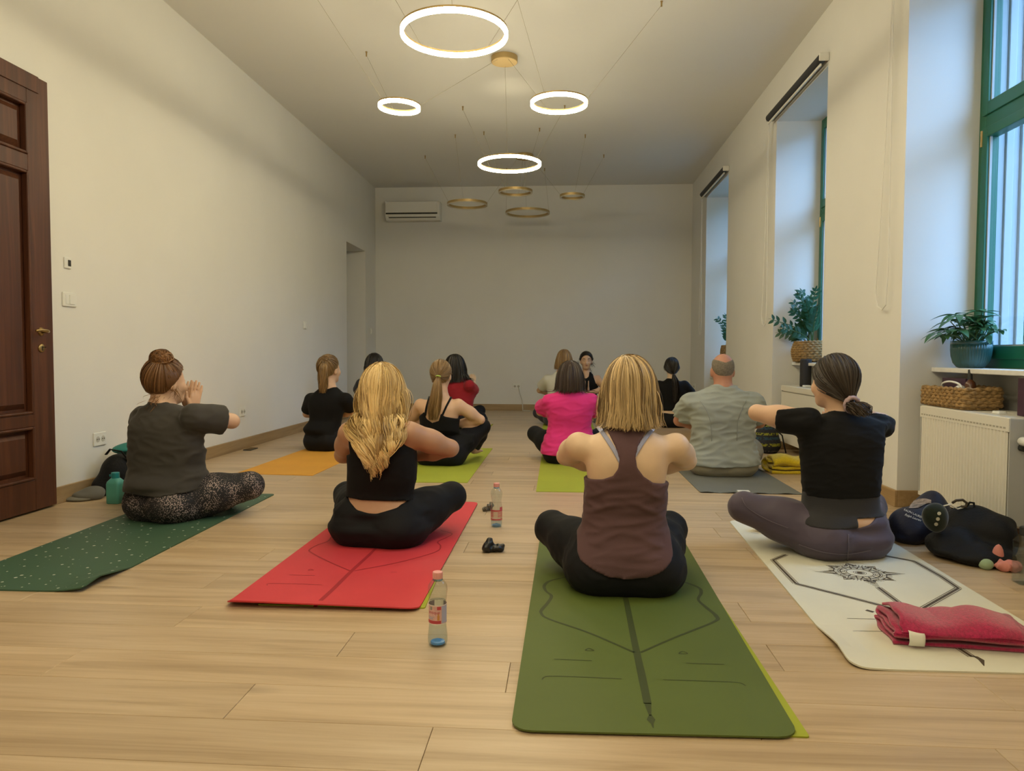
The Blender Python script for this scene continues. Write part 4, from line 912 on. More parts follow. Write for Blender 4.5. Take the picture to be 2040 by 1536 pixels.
M_lip = mat('lips', (0.38, 0.13, 0.10), 0.45); M_lash = mat('lashes', (0.03, 0.02, 0.015), 0.7)
def person(label, Y0, uc, yaw, rows, sh, el, head, knees, skin, hair, hmat, wear, vox=0.006, hands=None, ankles=None, hw=0.19, sc=1.0, zm=0.006,
           armr=1.0, legr=1.0, hscale=1.0, face=False, shoe=None, near=True, nr=0.05, wristdir=None, hvox=0.0045, hpart=None, seatb=0.128, name='person', extra=None):
    cx = at(uc, 900, Y0)[0]; fw = arr(math.sin(yaw), math.cos(yaw), 0); rt = arr(math.cos(yaw), -math.sin(yaw), 0); ctr = arr(cx, Y0, 0)
    def px(p): return at(p[0], p[1], Y0 + (p[2] if len(p) > 2 else 0))
    R_ = []
    for z, a, b in ((zm - 0.004, hw * 0.80, seatb * 0.8), (zm + 0.045, hw * 0.98, seatb), (0.10, hw, seatb * 1.02), (0.16, hw * 0.93, seatb * 0.92)): R_.append((z, cx, Y0, a, b))
    for r in rows:
        v, uL, uR, dy, b = r; a0, a1 = at(uL, v, Y0 + dy), at(uR, v, Y0 + dy); R_.append(((a0[2] + a1[2]) / 2, (a0[0] + a1[0]) / 2, Y0 + dy, (a1[0] - a0[0]) / 2, b))
    R_.sort(); sL, sR = px(sh[0]), px(sh[1]); eL, eR = px(el[0]), px(el[1]); hc = px(head[0]); hd = Head(hc, head[1], head[2] if len(head) > 2 else 0, head[3] if len(head) > 3 else 0, hscale)
    kL, kR = px(knees[0]), px(knees[1])
    if hands is None: hm = (eL + eR) / 2; hm = arr(hm[0], hm[1], 0) + fw * 0.03 + arr(0, 0, max(eL[2], eR[2]) + 0.02)
    else: hm = px(hands)
    hL = ctr - rt * 0.085 * sc + arr(0, 0, 0.10 * sc) + fw * 0.02; hR = ctr + rt * 0.085 * sc + arr(0, 0, 0.10 * sc) + fw * 0.02
    if ankles is None: aL = ctr + rt * 0.0 * sc + fw * 0.25 * sc + arr(0, 0, 0.05 + zm); aR = ctr - rt * 0.0 * sc + fw * 0.36 * sc + arr(0, 0, 0.055 + zm)
    else: aL, aR = px(ankles[0]), px(ankles[1])
    allp = np.array([sL, sR, eL, eR, hc + 0.13, hc - 0.13, kL, kR, hm, aL, aR, ctr + arr(hw + 0.02, 0.16, 0), ctr - arr(hw + 0.02, 0.17, 0.0)])
    lo = allp.min(0) - 0.10; hi = allp.max(0) + 0.09; lo[2] = -0.03
    P = thing(name, label, 'person', (cx, Y0, zm), 'people seated on the yoga mats')
    new = lambda: Field(lo, hi, vox)
    # torso and head
    nb = arr(R_[-1][1], R_[-1][2], R_[-1][0]); T = new(); T.loft(R_, 0.03); hd.build(T, nb + arr(0, 0, -0.015), nr)
    A = new(); ar = armr
    for s_, e_, w_ in ((sL, eL, -1), (sR, eR, 1)):
        A.cone(s_, s_ + (e_ - s_) * 0.55, 0.052 * ar, 0.045 * ar, 0.03); A.cone(s_ + (e_ - s_) * 0.5, e_, 0.045 * ar, 0.036 * ar, 0.03)
    FA = new(); wr_ = []
    for e_, w_ in ((eL, -1), (eR, 1)):
        wp = hm + rt * w_ * 0.022 - arr(0, 0, 0.075); wr_.append(wp); mid = e_ + (wp - e_) * 0.35
        FA.cone(e_, mid, 0.036 * ar, 0.039 * ar, 0.02); FA.cone(mid, wp, 0.039 * ar, 0.024 * ar, 0.02)
    A.merge(FA, 0.012)
    Lg = new(); lr = legr
    Bt = new()
    for w_ in (-1, 1): Bt.ell(ctr + rt * w_ * hw * 0.46 - fw * 0.02 + arr(0, 0, 0.09), (hw * 0.60, seatb * 1.0, 0.100), None, 0.06)
    Lg.merge(Bt, 0.05); TL = new(); TL.loft(R_, 0.03); TL.merge(Bt, 0.05)
    for h_, k_, a_ in ((hL, kL, aL), (hR, kR, aR)):
        Lg.cone(h_, h_ + (k_ - h_) * 0.5, 0.098 * lr, 0.082 * lr, 0.04); Lg.cone(h_ + (k_ - h_) * 0.45, k_, 0.083 * lr, 0.058 * lr, 0.04)
        c_ = k_ + (a_ - k_) * 0.4; Lg.cone(k_, c_, 0.056 * lr, 0.055 * lr, 0.02); Lg.cone(c_, a_, 0.055 * lr, 0.036 * lr, 0.02)
    Ft = new()
    for a_, kn in ((aL, kL), (aR, kR)):
        d = (a_ - kn); d[2] = 0; d /= np.linalg.norm(d) + 1e-6; d = (d * 0.55 + fw * 0.45) if ankles is None else fw * 0.9 + arr(0, 0, -0.05); d /= np.linalg.norm(d)
        hl = a_ - d * 0.035; hl[2] = max(hl[2] - 0.015, zm + 0.03); to = a_ + d * 0.13; to[2] = max(zm + 0.022, to[2] - 0.03); Ft.cone(hl, a_ + d * 0.05 - arr(0, 0, 0.012), 0.030, 0.032, 0.02); Ft.cone(a_ + d * 0.05 - arr(0, 0, 0.012), to, 0.032, 0.020, 0.02)
        sd = np.cross(d, arr(0, 0, 1))
        for q in range(5): b_ = to + sd * (q - 2) * 0.014; Ft.cone(b_, b_ + d * (0.034 - 0.004 * q), 0.010, 0.008, 0.006)
    B = T.copy(); B.merge(A, 0.035); up = B.copy(); B.merge(Lg, 0.035); B.merge(Ft, 0.02); X, Y, Z = B.XYZ(); B.clip(zm - Z)
    V, Q = B.mesh(); parts = [(V, Q, np.zeros(len(V)))]
    hf = Field(hm - 0.14, hm + 0.14, hvox)
    for w_, wp, e_ in ((-1, wr_[0], eL), (1, wr_[1], eR)):
        fd = (e_ - wp); fd /= np.linalg.norm(fd); hf.cone(wp + fd * 0.06, wp, 0.0245 * ar, 0.0225 * ar, 0.01)
        g = Field(hf.lo, hf.lo + hf.h * (hf.n - 1), hf.h); dd = arr(0, 0, 1.0) + fw * 0.22; dd /= np.linalg.norm(dd); tt = -fw + arr(0, 0, 0.22); tt -= dd * (tt @ dd); tt /= np.linalg.norm(tt)
        g.cone(wp + fd * 0.03, wp, 0.024 * ar, 0.022 * ar, 0.01); hand(g, wp, dd, -rt * w_, tt); V, Q = g.mesh(); parts.append((V, Q, np.zeros(len(V))))
    V, Q, _ = join_np(parts); body = link('body', mesh_np('body', V, Q), skin, P, smooth=True)
    def poly(pts, dy): return [tuple(at(u, v, Y0 + dy)[[0, 2]]) for u, v in pts]
    for g in wear:
        if 'ribbon' in g:
            Pq = smooth_path(g['ribbon'], 8); T2 = np.gradient(Pq, axis=0); T2 /= np.linalg.norm(T2, axis=1)[:, None]; N2 = np.stack([-T2[:, 1], T2[:, 0]], 1); ws = np.linspace(-.5, .5, 5) * g['w']; nn = len(Pq)
            pts = [at(*(q_ + n_ * w_), Y0 - .05) for w_ in ws for q_, n_ in zip(Pq, N2)]; Vr = onto(B if g.get('low') else up, pts, g.get('e', .003)); mb = MB(); mb.add(Vr, [(a * nn + b, a * nn + b + 1, (a + 1) * nn + b + 1, (a + 1) * nn + b) for a in range(4) for b in range(nn - 1)])
            ro = mb.build(g['name'], g['mat'], P, smooth=True); so_ = ro.modifiers.new('thick', 'SOLIDIFY'); so_.thickness = .0016; continue
        kind = g['src']; f = new()
        if kind == 'torso':
            rr = R_
            if 'rows' in g:
                rr = []
                for v, uL, uR, dy, b in g['rows']: a0, a1 = at(uL, v, Y0 + dy), at(uR, v, Y0 + dy); rr.append(((a0[2] + a1[2]) / 2, (a0[0] + a1[0]) / 2, Y0 + dy, (a1[0] - a0[0]) / 2, b))
                rr += [r for r in R_ if r[0] > max(q[0] for q in rr) + 0.01]
            f.loft(rr, 0.03)
            if 'rows' in g: f.merge(Bt, 0.05)
            if g.get('sleeve'):
                for s_, e_ in ((sL, eL), (sR, eR)):
                    e2 = s_ + (e_ - s_) * g['sleeve']; f.cone(s_, e2, 0.054 * ar, g.get('sr', 0.056) * ar, 0.035, cut=True)
            elif g.get('shoulder', True): f = smin_field(f, up, A)
        elif kind == 'body': f.F = up.F.copy()
        else:
            f.loft(R_[:5] + ([R_[5]] if len(R_) > 5 else []), 0.03)
            if 'poly' in g: f.clip(f.poly_xz(poly(g['poly'], g.get('pdy', -0.08))))
            f.merge(Lg if 'legcut' not in g else thigh(new(), hL, kL, hR, kR, g['legcut'], lr).merge(Bt, .04), 0.035)
            if 'legcut' not in g:
                for a_, kn in ((aL, kL), (aR, kR)): dd = (a_ - kn) / np.linalg.norm(a_ - kn); pl = (X - a_[0]) * dd[0] + (Y - a_[1]) * dd[1] + (Z - a_[2]) * dd[2]; nearb = (X - a_[0]) ** 2 + (Y - a_[1]) ** 2 + (Z - a_[2]) ** 2; f.F = np.where((pl > -0.02) & (nearb < 0.09 ** 2), np.maximum(f.F, pl + 0.02), f.F).astype(np.float32)
        e = g.get('off', 0.006); wr = g.get('wr', 0.0)
        if wr: e = e + wr * vnoise(X * g.get('wx', 0.35), Y * 0.5, Z, g.get('seed', 1), 6, 2.6 * g.get('f0', 25), 2.6 * g.get('f1', 75), True)
        if g.get('folds'):
            for (u, v, ang, amp, lam, ln) in g['folds']:
                c_ = at(u, v, Y0 - 0.1); ca, sa = math.cos(ang), math.sin(ang); xx = (X - c_[0]) * ca + (Z - c_[2]) * sa; zz = -(X - c_[0]) * sa + (Z - c_[2]) * ca
                e = e + amp * np.exp(-(xx / ln) ** 2 - ((zz + 0.8 * xx * xx) / lam) ** 2)
        f.off(e)
        if kind == 'torso' and g.get('shoulder', True) is not None: f.F = np.minimum(f.F, TL.F - np.float32(g.get('min', .010)))
        if 'poly' in g and kind != 'legs': f.clip(f.poly_xz(poly(g['poly'], g.get('pdy', -0.08))))
        if 'cutpoly' in g: f.cut(f.poly_xz(poly(g['cutpoly'], g.get('pdy', -0.08))))
        f.clip(zm - 0.002 - Z)
        if g.get('neck', True) and kind != 'legs':
            pl = Z - (nb[2] + g.get('nz', 0.012)) - 0.35 * (Y0 - 0.02 - Y) ; f.clip(pl + 0 * X)
        o = iso(g['name'], f, g['mat'], P)
        if 'label' in g: o['label'] = g['label']
        if g['name'] in ('leggings', 'trousers', 'shorts'): pass
    if hair:
        if hair['style'] == 'short':
            f = Field(hc - 0.14, hc + 0.14, 0.006); hd.skull(f); f.off(0.0045); X2, Y2, Z2 = f.XYZ(); L = np.stack(np.broadcast_arrays(X2 - hc[0], Y2 - hc[1], Z2 - hc[2]), -1) @ hd.R / hd.sc
            f.clip(hairline(L, 0.03, -0.04)); f.clip(L[..., 2] - 0.052 - 0.35 * np.abs(L[..., 0])); f.clip(-0.072 - L[..., 2] + 0 * L[..., 0]); V, Q = f.mesh(); me = mesh_np('hair', V, Q); link('hair', me, hmat, P, smooth=True)
        else:
            hs = dict(hair)
            hfld = up.copy(); 
            if 'tie' in hs: hs['tie'] = tuple(px(hs['tie']))
            if 'tail' in hs: hs['tail'] = [tuple(px(q)) for q in hs['tail']]
            if 'bun' in hs: hs['bun'] = tuple(px(hs['bun']))
            if 'vend' in hs: hs['zend'] = at(uc, hs['vend'], Y0 - 0.08)[2]
            if 'wisps' in hs: hs['wisps'] = [(tuple(px(a0)), n_, l_, d_) for a0, n_, l_, d_ in hs['wisps']]
            if hs.get('clear'): hfld.F = T.F - np.where((Z < hc[2] - 0.11), 0.014, 0.0).astype(np.float32)
            make_hair(hd, hfld, hs, hmat, P, near)
            if 'band' in hs:
                c_ = arr(*hs['tie']); r_, col = hs['band']; tl = arr(*hs['tail'][1]) - c_ if 'tail' in hs else arr(0, -1, 0); tl /= np.linalg.norm(tl)
                u_ = np.cross(tl, arr(0.1, 0.2, 1)); u_ /= np.linalg.norm(u_); v_ = np.cross(tl, u_); pth = [c_ + r_ * (math.cos(a) * u_ + math.sin(a) * v_) for a in np.linspace(0, 2 * PI, 25)[:-1]]
                MB().tube(pth, [r_ * 0.34 * (1 + 0.18 * math.sin(i * 2.6)) for i in range(24)], 8, closed=True).build('hair_tie', col, P, smooth=True)
    if face:
        def arc(pts, r, nm, m): MB().tube([hd.p(*p) for p in pts], r, 6).build(nm, m, P, smooth=True)
        for x in (-1, 1):
            arc([(x * 0.047, 0.077, 0.001), (x * 0.038, 0.0845, -0.004), (x * 0.030, 0.0865, -0.005), (x * 0.018, 0.083, -0.002)], [0.0012, 0.0022, 0.0022, 0.0012], 'eyelashes', M_lash)
            arc([(x * 0.052, 0.072, 0.019), (x * 0.040, 0.084, 0.026), (x * 0.028, 0.090, 0.025), (x * 0.016, 0.090, 0.020)], [0.0015, 0.003, 0.0034, 0.002], 'eyebrow', hmat)
        m = MB(); m.ell(hd.p(0, 0.0905, -0.0645), (0.019, 0.006, 0.0042), 14, 8, Matrix([list(r) for r in hd.R])); m.ell(hd.p(0, 0.0900, -0.0715), (0.016, 0.006, 0.0046), 14, 8, Matrix([list(r) for r in hd.R])); m.build('lips', M_lip, P, smooth=True)
    return P, hd
def smin_field(f, up, A):
    g = f.copy(); return g
def thigh(f, hL, kL, hR, kR, t, lr):
    for h_, k_ in ((hL, kL), (hR, kR)): e = h_ + (k_ - h_) * t; f.cone(h_, e, 0.104 * lr, 0.088 * lr, 0.04, cut=True)
    return f
# --- cloth
def cloth(name, col, rough=0.85, sheen=0.15, bump=0.12, bs=500, var=0.06): return mat(name, col, rough, var=var, vscale=6, bump=bump, bscale=bs, sheen=sheen, spec=0.25)
S_fair = skin_mat('skin_fair', (0.76, 0.54, 0.36)); S_tan = skin_mat('skin_tanned', (0.50, 0.275, 0.165)); S_med = skin_mat('skin_medium', (0.68, 0.43, 0.28)); S_ruddy = skin_mat('skin_ruddy', (0.52, 0.25, 0.17))
K_black = cloth('black_cotton', (0.006, 0.006, 0.007), 0.85, 0.02); K_legg = cloth('black_leggings', (0.007, 0.0075, 0.010), 0.75, 0.02, 0.05, 900)
K_mauve = cloth('mauve_jersey', (0.118, 0.064, 0.070)); K_lav = cloth('lavender_strap', (0.36, 0.37, 0.52), 0.6)
K_char = cloth('charcoal_cotton', (0.058, 0.053, 0.048)); K_dgrey = cloth('dark_grey_jersey', (0.035, 0.034, 0.038)); K_purp = cloth('aubergine_leggings', (0.088, 0.070, 0.100), 0.6, 0.2, 0.05, 900)
K_grey = cloth('pale_grey_jersey', (0.34, 0.37, 0.35)); K_khaki = cloth('khaki_cotton', (0.33, 0.30, 0.22)); K_pink = cloth('hot_pink_jersey', (0.74, 0.04, 0.235)); K_red = cloth('crimson_jersey', (0.33, 0.018, 0.03)); K_cream = cloth('cream_cotton', (0.60, 0.58, 0.50)); K_navy = cloth('slate_trousers', (0.045, 0.045, 0.062))
def fleck_mat():
    m = bpy.data.materials.new('flecked_leggings'); m.use_nodes = True; nt = m.node_tree; b = nt.nodes['Principled BSDF']; L = nt.links.new
    tc = nd(nt, 'TexCoord'); nz = nd(nt, 'TexNoise', Scale=9.0, Detail=2.0); L(tc.outputs['Object'], nz.inputs['Vector'])
    mp = nd(nt, 'Mapping'); mp.inputs['Scale'].default_value = (1.7, 1.2, 1.0); mp.inputs['Rotation'].default_value = (0.3, 0.5, 0.2); L(tc.outputs['Object'], mp.inputs['Vector'])
    ad = nd(nt, 'VectorMath', operation='MULTIPLY_ADD'); L(nz.outputs['Color'], ad.inputs[0]); ad.inputs[1].default_value = (0.05, 0.05, 0.05); L(mp.outputs[0], ad.inputs[2])
    vo = nd(nt, 'TexVoronoi', Scale=120.0); L(ad.outputs[0], vo.inputs['Vector'])
    lt = nd(nt, 'Math', operation='LESS_THAN'); L(vo.outputs['Distance'], lt.inputs[0])
    mr = nd(nt, 'MapRange'); mr.inputs['From Min'].default_value = 0.38; mr.inputs['From Max'].default_value = 0.62; mr.inputs['To Min'].default_value = 0.16; mr.inputs['To Max'].default_value = 0.46; L(nz.outputs['Fac'], mr.inputs['Value']); L(mr.outputs[0], lt.inputs[1])
    mx = nd(nt, 'MixRGB'); mx.inputs[1].default_value = (0.011, 0.010, 0.014, 1); mx.inputs[2].default_value = (0.36, 0.28, 0.26, 1); L(lt.outputs[0], mx.inputs[0]); L(mx.outputs[0], b.inputs['Base Color']); b.inputs['Roughness'].default_value = 0.75
    return m
K_fleck = fleck_mat()
HB = hair_mat('golden_blonde_hair', (0.25, 0.135, 0.035), (0.92, 0.66, 0.29)); HC = hair_mat('ash_blonde_hair', (0.21, 0.13, 0.055), (0.85, 0.62, 0.32)); HA = hair_mat('auburn_hair', (0.07, 0.028, 0.010), (0.32, 0.15, 0.05))
HD = hair_mat('dark_brown_hair', (0.014, 0.009, 0.006), (0.065, 0.042, 0.026), 0.5); HF = hair_mat('light_brown_hair', (0.12, 0.065, 0.022), (0.38, 0.23, 0.09)); HK = hair_mat('black_hair', (0.006, 0.005, 0.005), (0.022, 0.016, 0.013)); HJ = hair_mat('umber_hair', (0.02, 0.011, 0.008), (0.07, 0.042, 0.03), 0.35)
HM = mat('grey_stubble', (0.20, 0.17, 0.13), 0.8, var=0.25, vscale=90, bump=0.4, bscale=300)

K_seam = cloth('grey_seam_thread', (0.27, 0.295, 0.28)); K_seamp = cloth('aubergine_seam_thread', (0.15, 0.125, 0.16))
# --- C: blonde bob, mauve racerback
def folds_back(L): return L
person('person in mauve racerback top and black leggings seated on olive green mat', 2.77, 1246, 0.0,
    [(1020, 1174, 1314, 0, .092), (961, 1171, 1324, -.01, .103), (912, 1166, 1332, -.015, .105), (880, 1166, 1334, -.01, .085), (860, 1198, 1303, -.005, .062), (846, 1222, 1278, 0, .05)],
    [(1153, 888, .0), (1346, 890, .0)], [(1127, 909, .24), (1369, 918, .24)], [(1253, 772, .03), 0.0, 0.02], [(1100, 1052, .27), (1333, 1054, .27)], S_fair,
    dict(style='down', n=4400, s=16, vend=848, thick=.034, wave=.004, wfreq=1.2, zj=.007, clumps=420, cf=.45, captone=.5, part=-.02, r=.0026, cap=.012, steps=34, step=.011, grav=.30, flip=.012, seed=5), HC,
    [dict(name='leggings', src='legs', mat=K_legg, off=.006, poly=[(1000, 1055), (1500, 1055), (1500, 1400), (1000, 1400)], wr=.0015, f0=30, f1=70),
     dict(name='bra_strap', ribbon=[(1191, 849), (1209, 874), (1226, 901), (1237, 921)], w=8.5, mat=K_lav),
     dict(name='bra_strap', ribbon=[(1301, 854), (1285, 874), (1272, 894), (1260, 914)], w=8.5, mat=K_lav),
     dict(name='racerback_top', src='torso', mat=K_mauve, off=.007, wr=.0022, f0=20, f1=60, wx=.5, seed=4, nz=.03, rows=[(1150, 1153, 1334, -.01, .145), (1110, 1155, 1332, -.01, .138), (1060, 1161, 1326, -.005, .118), (1017, 1167, 1321, 0, .104), (985, 1169, 1324, -.008, .106), (961, 1170, 1325, -.012, .107)],
      folds=[(1205, 1010, .35, .007, .010, .06), (1285, 1012, -.45, .008, .010, .06), (1240, 1042, .1, .006, .012, .08), (1215, 1065, .4, .006, .012, .07), (1290, 1075, -.4, .006, .012, .07), (1250, 1098, .05, .005, .014, .09), (1190, 985, .5, .004, .008, .04), (1305, 988, -.5, .005, .008, .04)],
      poly=[(1204, 838), (1212, 862), (1226, 890), (1232, 912), (1230, 930), (1220, 945), (1200, 953), (1168, 957), (1154, 957), (1150, 1040), (1150, 1098), (1156, 1110), (1180, 1124), (1212, 1137), (1246, 1141), (1285, 1138), (1316, 1126), (1333, 1112), (1339, 1100), (1338, 1040), (1340, 966), (1328, 966), (1300, 960), (1280, 946), (1267, 928), (1264, 908), (1271, 885), (1288, 862), (1298, 840)])],
    vox=.006, hw=.205, armr=1.0, legr=1.12, zm=.0095, seatb=.135)

# --- B: wavy golden hair, black crop top
person('person in cropped black sleeveless top and leggings seated on red mat', 3.36, 758, 0.2,
    [(1030, 690, 822, 0, .105), (990, 694, 820, 0, .098), (950, 699, 823, -.01, .102), (909, 699, 824, -.01, .108), (872, 698, 818, -.01, .10), (852, 702, 812, 0, .08), (838, 732, 786, 0, .058)],
    [(698, 864, .02), (815, 864, -.04)], [(683, 906, .20), (897, 893, .10)], [(763, 778, .02), .1, .10], [(692, 987, .38), (899, 989, .20)], S_tan,
    dict(style='down', n=4400, s=24, vend=918, thick=.034, wave=.017, wfreq=2.3, zj=.045, zlay=.04, r=.0031, cap=.022, captone=.4, steps=56, step=.011, grav=.26, clear=True, gather=.20, gy=.165, clumps=95, cf=.80, seed=8), HB,
    [dict(name='leggings', src='legs', mat=K_legg, off=.006, poly=[(560, 960), (674, 985), (690, 1003), (712, 1018), (755, 1026), (796, 1017), (818, 1000), (845, 985), (1000, 940), (1000, 1300), (560, 1300)], pdy=-.10, wr=.0012, f0=30, f1=70),
     dict(name='crop_top', src='torso', mat=K_black, off=.009, wr=.0022, seed=6, nz=.03, wx=.2, f0=25, f1=60, poly=[(700, 828), (692, 850), (694, 880), (698, 905), (680, 912), (676, 992), (750, 996), (840, 1000), (840, 908), (826, 900), (820, 880), (817, 850), (812, 828)])],
    vox=.0065, hw=.215, armr=1.12, legr=1.12, zm=.0095, seatb=.14)

K_scr = mat("pink_grey_scrunchie", (0.42, 0.30, 0.32), 0.8, var=0.3, vscale=40)
# --- D: dark hair, black tee, aubergine leggings
person('person in black tee and aubergine leggings seated on ivory mat, left elbow out', 3.34, 1676, -0.35,
    [(1050, 1603, 1750, 0, .105), (1010, 1608, 1742, 0, .095), (960, 1608, 1742, -.01, .098), (905, 1605, 1746, -.015, .104), (860, 1602, 1748, -.01, .10), (838, 1608, 1742, -.005, .075), (824, 1652, 1706, 0, .055)],
    [(1604, 838, -.05), (1738, 842, .05)], [(1508, 822, .08), (1766, 847, .22)], [(1661, 760, .03), -.45, .02], [(1482, 1010, .08), (1736, 1008, .40)], S_med,
    dict(style='pony', n=3200, tie=(1697, 806, -.09), tail=[(1697, 804, -.09), (1706, 809, -.12), (1715, 817, -.125), (1721, 827, -.12)], width=[.014, .044, .048, .028], ntail=900, tz=.4, tflat=.8, minlen=.6, puff=.008, r=.0024, cap=.013, band=(.030, K_scr), wave=.002, seed=4), HD,
    [dict(name='leggings', src='legs', mat=K_purp, off=.006, poly=[(1300, 940), (1590, 1030), (1645, 1048), (1690, 1060), (1730, 1048), (1748, 1036), (1800, 960), (1900, 960), (1900, 1300), (1300, 1300)], pdy=-.10, wr=.0012, f0=30, f1=70),
     dict(name='seam', ribbon=[(1690, 1064), (1690, 1090), (1688, 1119)], w=1.5, e=.0085, low=True, mat=K_seamp), dict(name='seam', ribbon=[(1592, 1085), (1640, 1100), (1690, 1104), (1735, 1096)], w=1.2, e=.0085, low=True, mat=K_seamp), dict(name='seam', ribbon=[(1478, 992), (1490, 1012), (1528, 1035), (1570, 1052)], w=1.2, e=.0085, low=True, mat=K_seamp),
     dict(name='undershirt', src='torso', mat=K_dgrey, off=.006, min=.009, nz=.0, wr=0, seed=9, wx=.2, rows=[(1060, 1597, 1750, 0, .122), (1035, 1599, 1748, 0, .115), (1010, 1602, 1746, 0, .105), (985, 1604, 1745, 0, .10)], poly=[(1560, 980), (1560, 1042), (1600, 1044), (1700, 1048), (1701, 1030), (1790, 1029), (1790, 980)], shoulder=False),
     dict(name='tee', src='torso', mat=K_black, off=.014, min=.014, sleeve=.42, sr=.058, wr=.0025, seed=3, wx=.25, f0=30, f1=80, poly=[(1480, 740), (1850, 740), (1850, 992), (1480, 992)])],
    vox=.0065, hw=.20, armr=1.0, legr=1.08, hands=(1664, 846, .30), seatb=.135)

# --- A: bun, charcoal tee, flecked leggings
person('person in charcoal tee and flecked leggings with palms together on dark green mat', 3.78, 329, 0.5,
    [(975, 262, 400, 0, .115), (930, 266, 396, 0, .105), (880, 268, 395, -.01, .105), (843, 269, 393, -.01, .102), (825, 280, 382, 0, .085), (813, 288, 366, 0, .066), (803, 302, 338, 0, .055)],
    [(284, 834, .05), (386, 830, -.07)], [(322, 850, .34), (462, 839, .10)], [(331, 759, .04), .55, .0], [(290, 965, .40), (498, 967, .12)], S_med,
    dict(style='bun', n=3000, tie=(321, 720, -.01), bun=(321, 714, -.01), br=.052, puff=.016, r=.0026, cap=.018, seed=7, wisps=[((312, 792, -.06), 26, .05, (-.5, -.4, -.4)), ((352, 775, -.02), 16, .05, (.2, -.1, -.8))]), HA,
    [dict(name='leggings', src='legs', mat=K_fleck, off=.006, poly=[(100, 974), (330, 974), (420, 950), (600, 930), (600, 1300), (100, 1300)], wr=0, f0=30, f1=60),
     dict(name='tee', src='torso', mat=K_char, off=.009, min=.008, sleeve=.68, sr=.066, wr=.0024, seed=12, wx=.5, f0=18, f1=50, rows=[(984, 258, 407, -.01, .138), (960, 260, 405, -.01, .130), (930, 264, 400, 0, .116), (880, 266, 397, -.01, .112)],
      folds=[(370, 955, .35, .008, .014, .10), (340, 970, .15, .006, .012, .09), (385, 905, .5, .006, .012, .07), (300, 835, -.4, .005, .012, .06)], poly=[(150, 740), (560, 740), (560, 970), (400, 976), (330, 984), (250, 979), (150, 975)])],
    vox=.007, hw=.205, hands=(379, 790, .24), armr=1.1, legr=1.18, hvox=.0035, hscale=1.05, seatb=.14)

# --- E: bald man
person('person in pale grey tee and khaki shorts seated on grey mat', 5.5, 1441, 0.05,
    [(905, 1384, 1498, 0, .125), (865, 1385, 1497, 0, .12), (825, 1382, 1500, -.01, .125), (800, 1378, 1503, -.01, .11), (783, 1396, 1484, 0, .08), (770, 1420, 1462, 0, .06)],
    [(1378, 800, 0), (1501, 802, 0)], [(1353, 838, .18), (1513, 842, .18)], [(1439, 737, .03), .0, .0], [(1372, 905, .36), (1500, 893, .34)], S_ruddy,
    dict(style='short'), HM,
    [dict(name='shorts', src='legs', mat=K_khaki, off=.006, legcut=.82, wr=.0015, f0=25, f1=60, poly=[(1200, 915), (1700, 915), (1700, 1200), (1200, 1200)]),
     dict(name='tee', src='torso', mat=K_grey, off=.015, sleeve=.60, sr=.064, wr=.0045, wx=.25, seed=21, f0=28, f1=62, rows=[(945, 1380, 1503, -.01, .145), (905, 1380, 1501, 0, .135)], poly=[(1250, 700), (1650, 700), (1650, 922), (1440, 929), (1250, 922)]),
     dict(name='seam', ribbon=[(1394, 798), (1406, 815), (1415, 840), (1418, 880), (1420, 926)], w=1.3, e=.0185, mat=K_seam), dict(name='seam', ribbon=[(1487, 797), (1478, 815), (1470, 840), (1468, 880), (1466, 926)], w=1.3, e=.0185, mat=K_seam)],
    vox=.0072, hw=.225, armr=1.15, legr=1.15, hscale=1.06, nr=.058, near=False)

# --- G: camisole, ponytail
K_lime = mat('lime_hair_tie', (0.55, 0.72, 0.16), 0.6)
person('person in strappy black top with one knee raised on lime mat', 5.82, 879, 0.15,
    [(885, 836, 921, 0, .10), (855, 841, 911, 0, .09), (828, 839, 913, -.01, .098), (808, 837, 915, -.01, .09), (797, 850, 903, 0, .068), (787, 868, 891, 0, .052)],
    [(838, 807, .02), (913, 807, -.02)], [(818, 838, .14), (957, 836, .06)], [(879, 746, .02), .15, .0], [(848, 893, .38), (961, 850, .16)], S_med,
    dict(style='pony', n=1800, tie=(873, 750, -.10), tail=[(873, 750, -.10), (871, 765, -.125), (869, 790, -.13), (865, 815, -.125), (862, 838, -.125)], width=[.012, .035, .05, .055, .035], ntail=800, tflat=.45, puff=.004, r=.003, cap=.009, band=(.016, K_lime), seed=2), HF,
    [dict(name='leggings', src='legs', mat=K_legg, off=.007, poly=[(700, 868), (1100, 780), (1100, 1100), (700, 1100)]),
     dict(name='strap', ribbon=[(847, 828), (850, 810), (856, 790)], w=4, e=.005, mat=K_black), dict(name='strap', ribbon=[(880, 830), (889, 810), (899, 791)], w=4, e=.005, mat=K_black),
     dict(name='camisole', src='torso', mat=K_black, off=.009, nz=.05, poly=[(800, 833), (832, 831), (846, 820), (850, 834), (862, 842), (875, 838), (880, 822), (886, 829), (915, 836), (960, 838), (960, 885), (800, 885)])],
    vox=.0085, hw=.185, near=False, ankles=[(880, 905, .28), (946, 893, .30)])

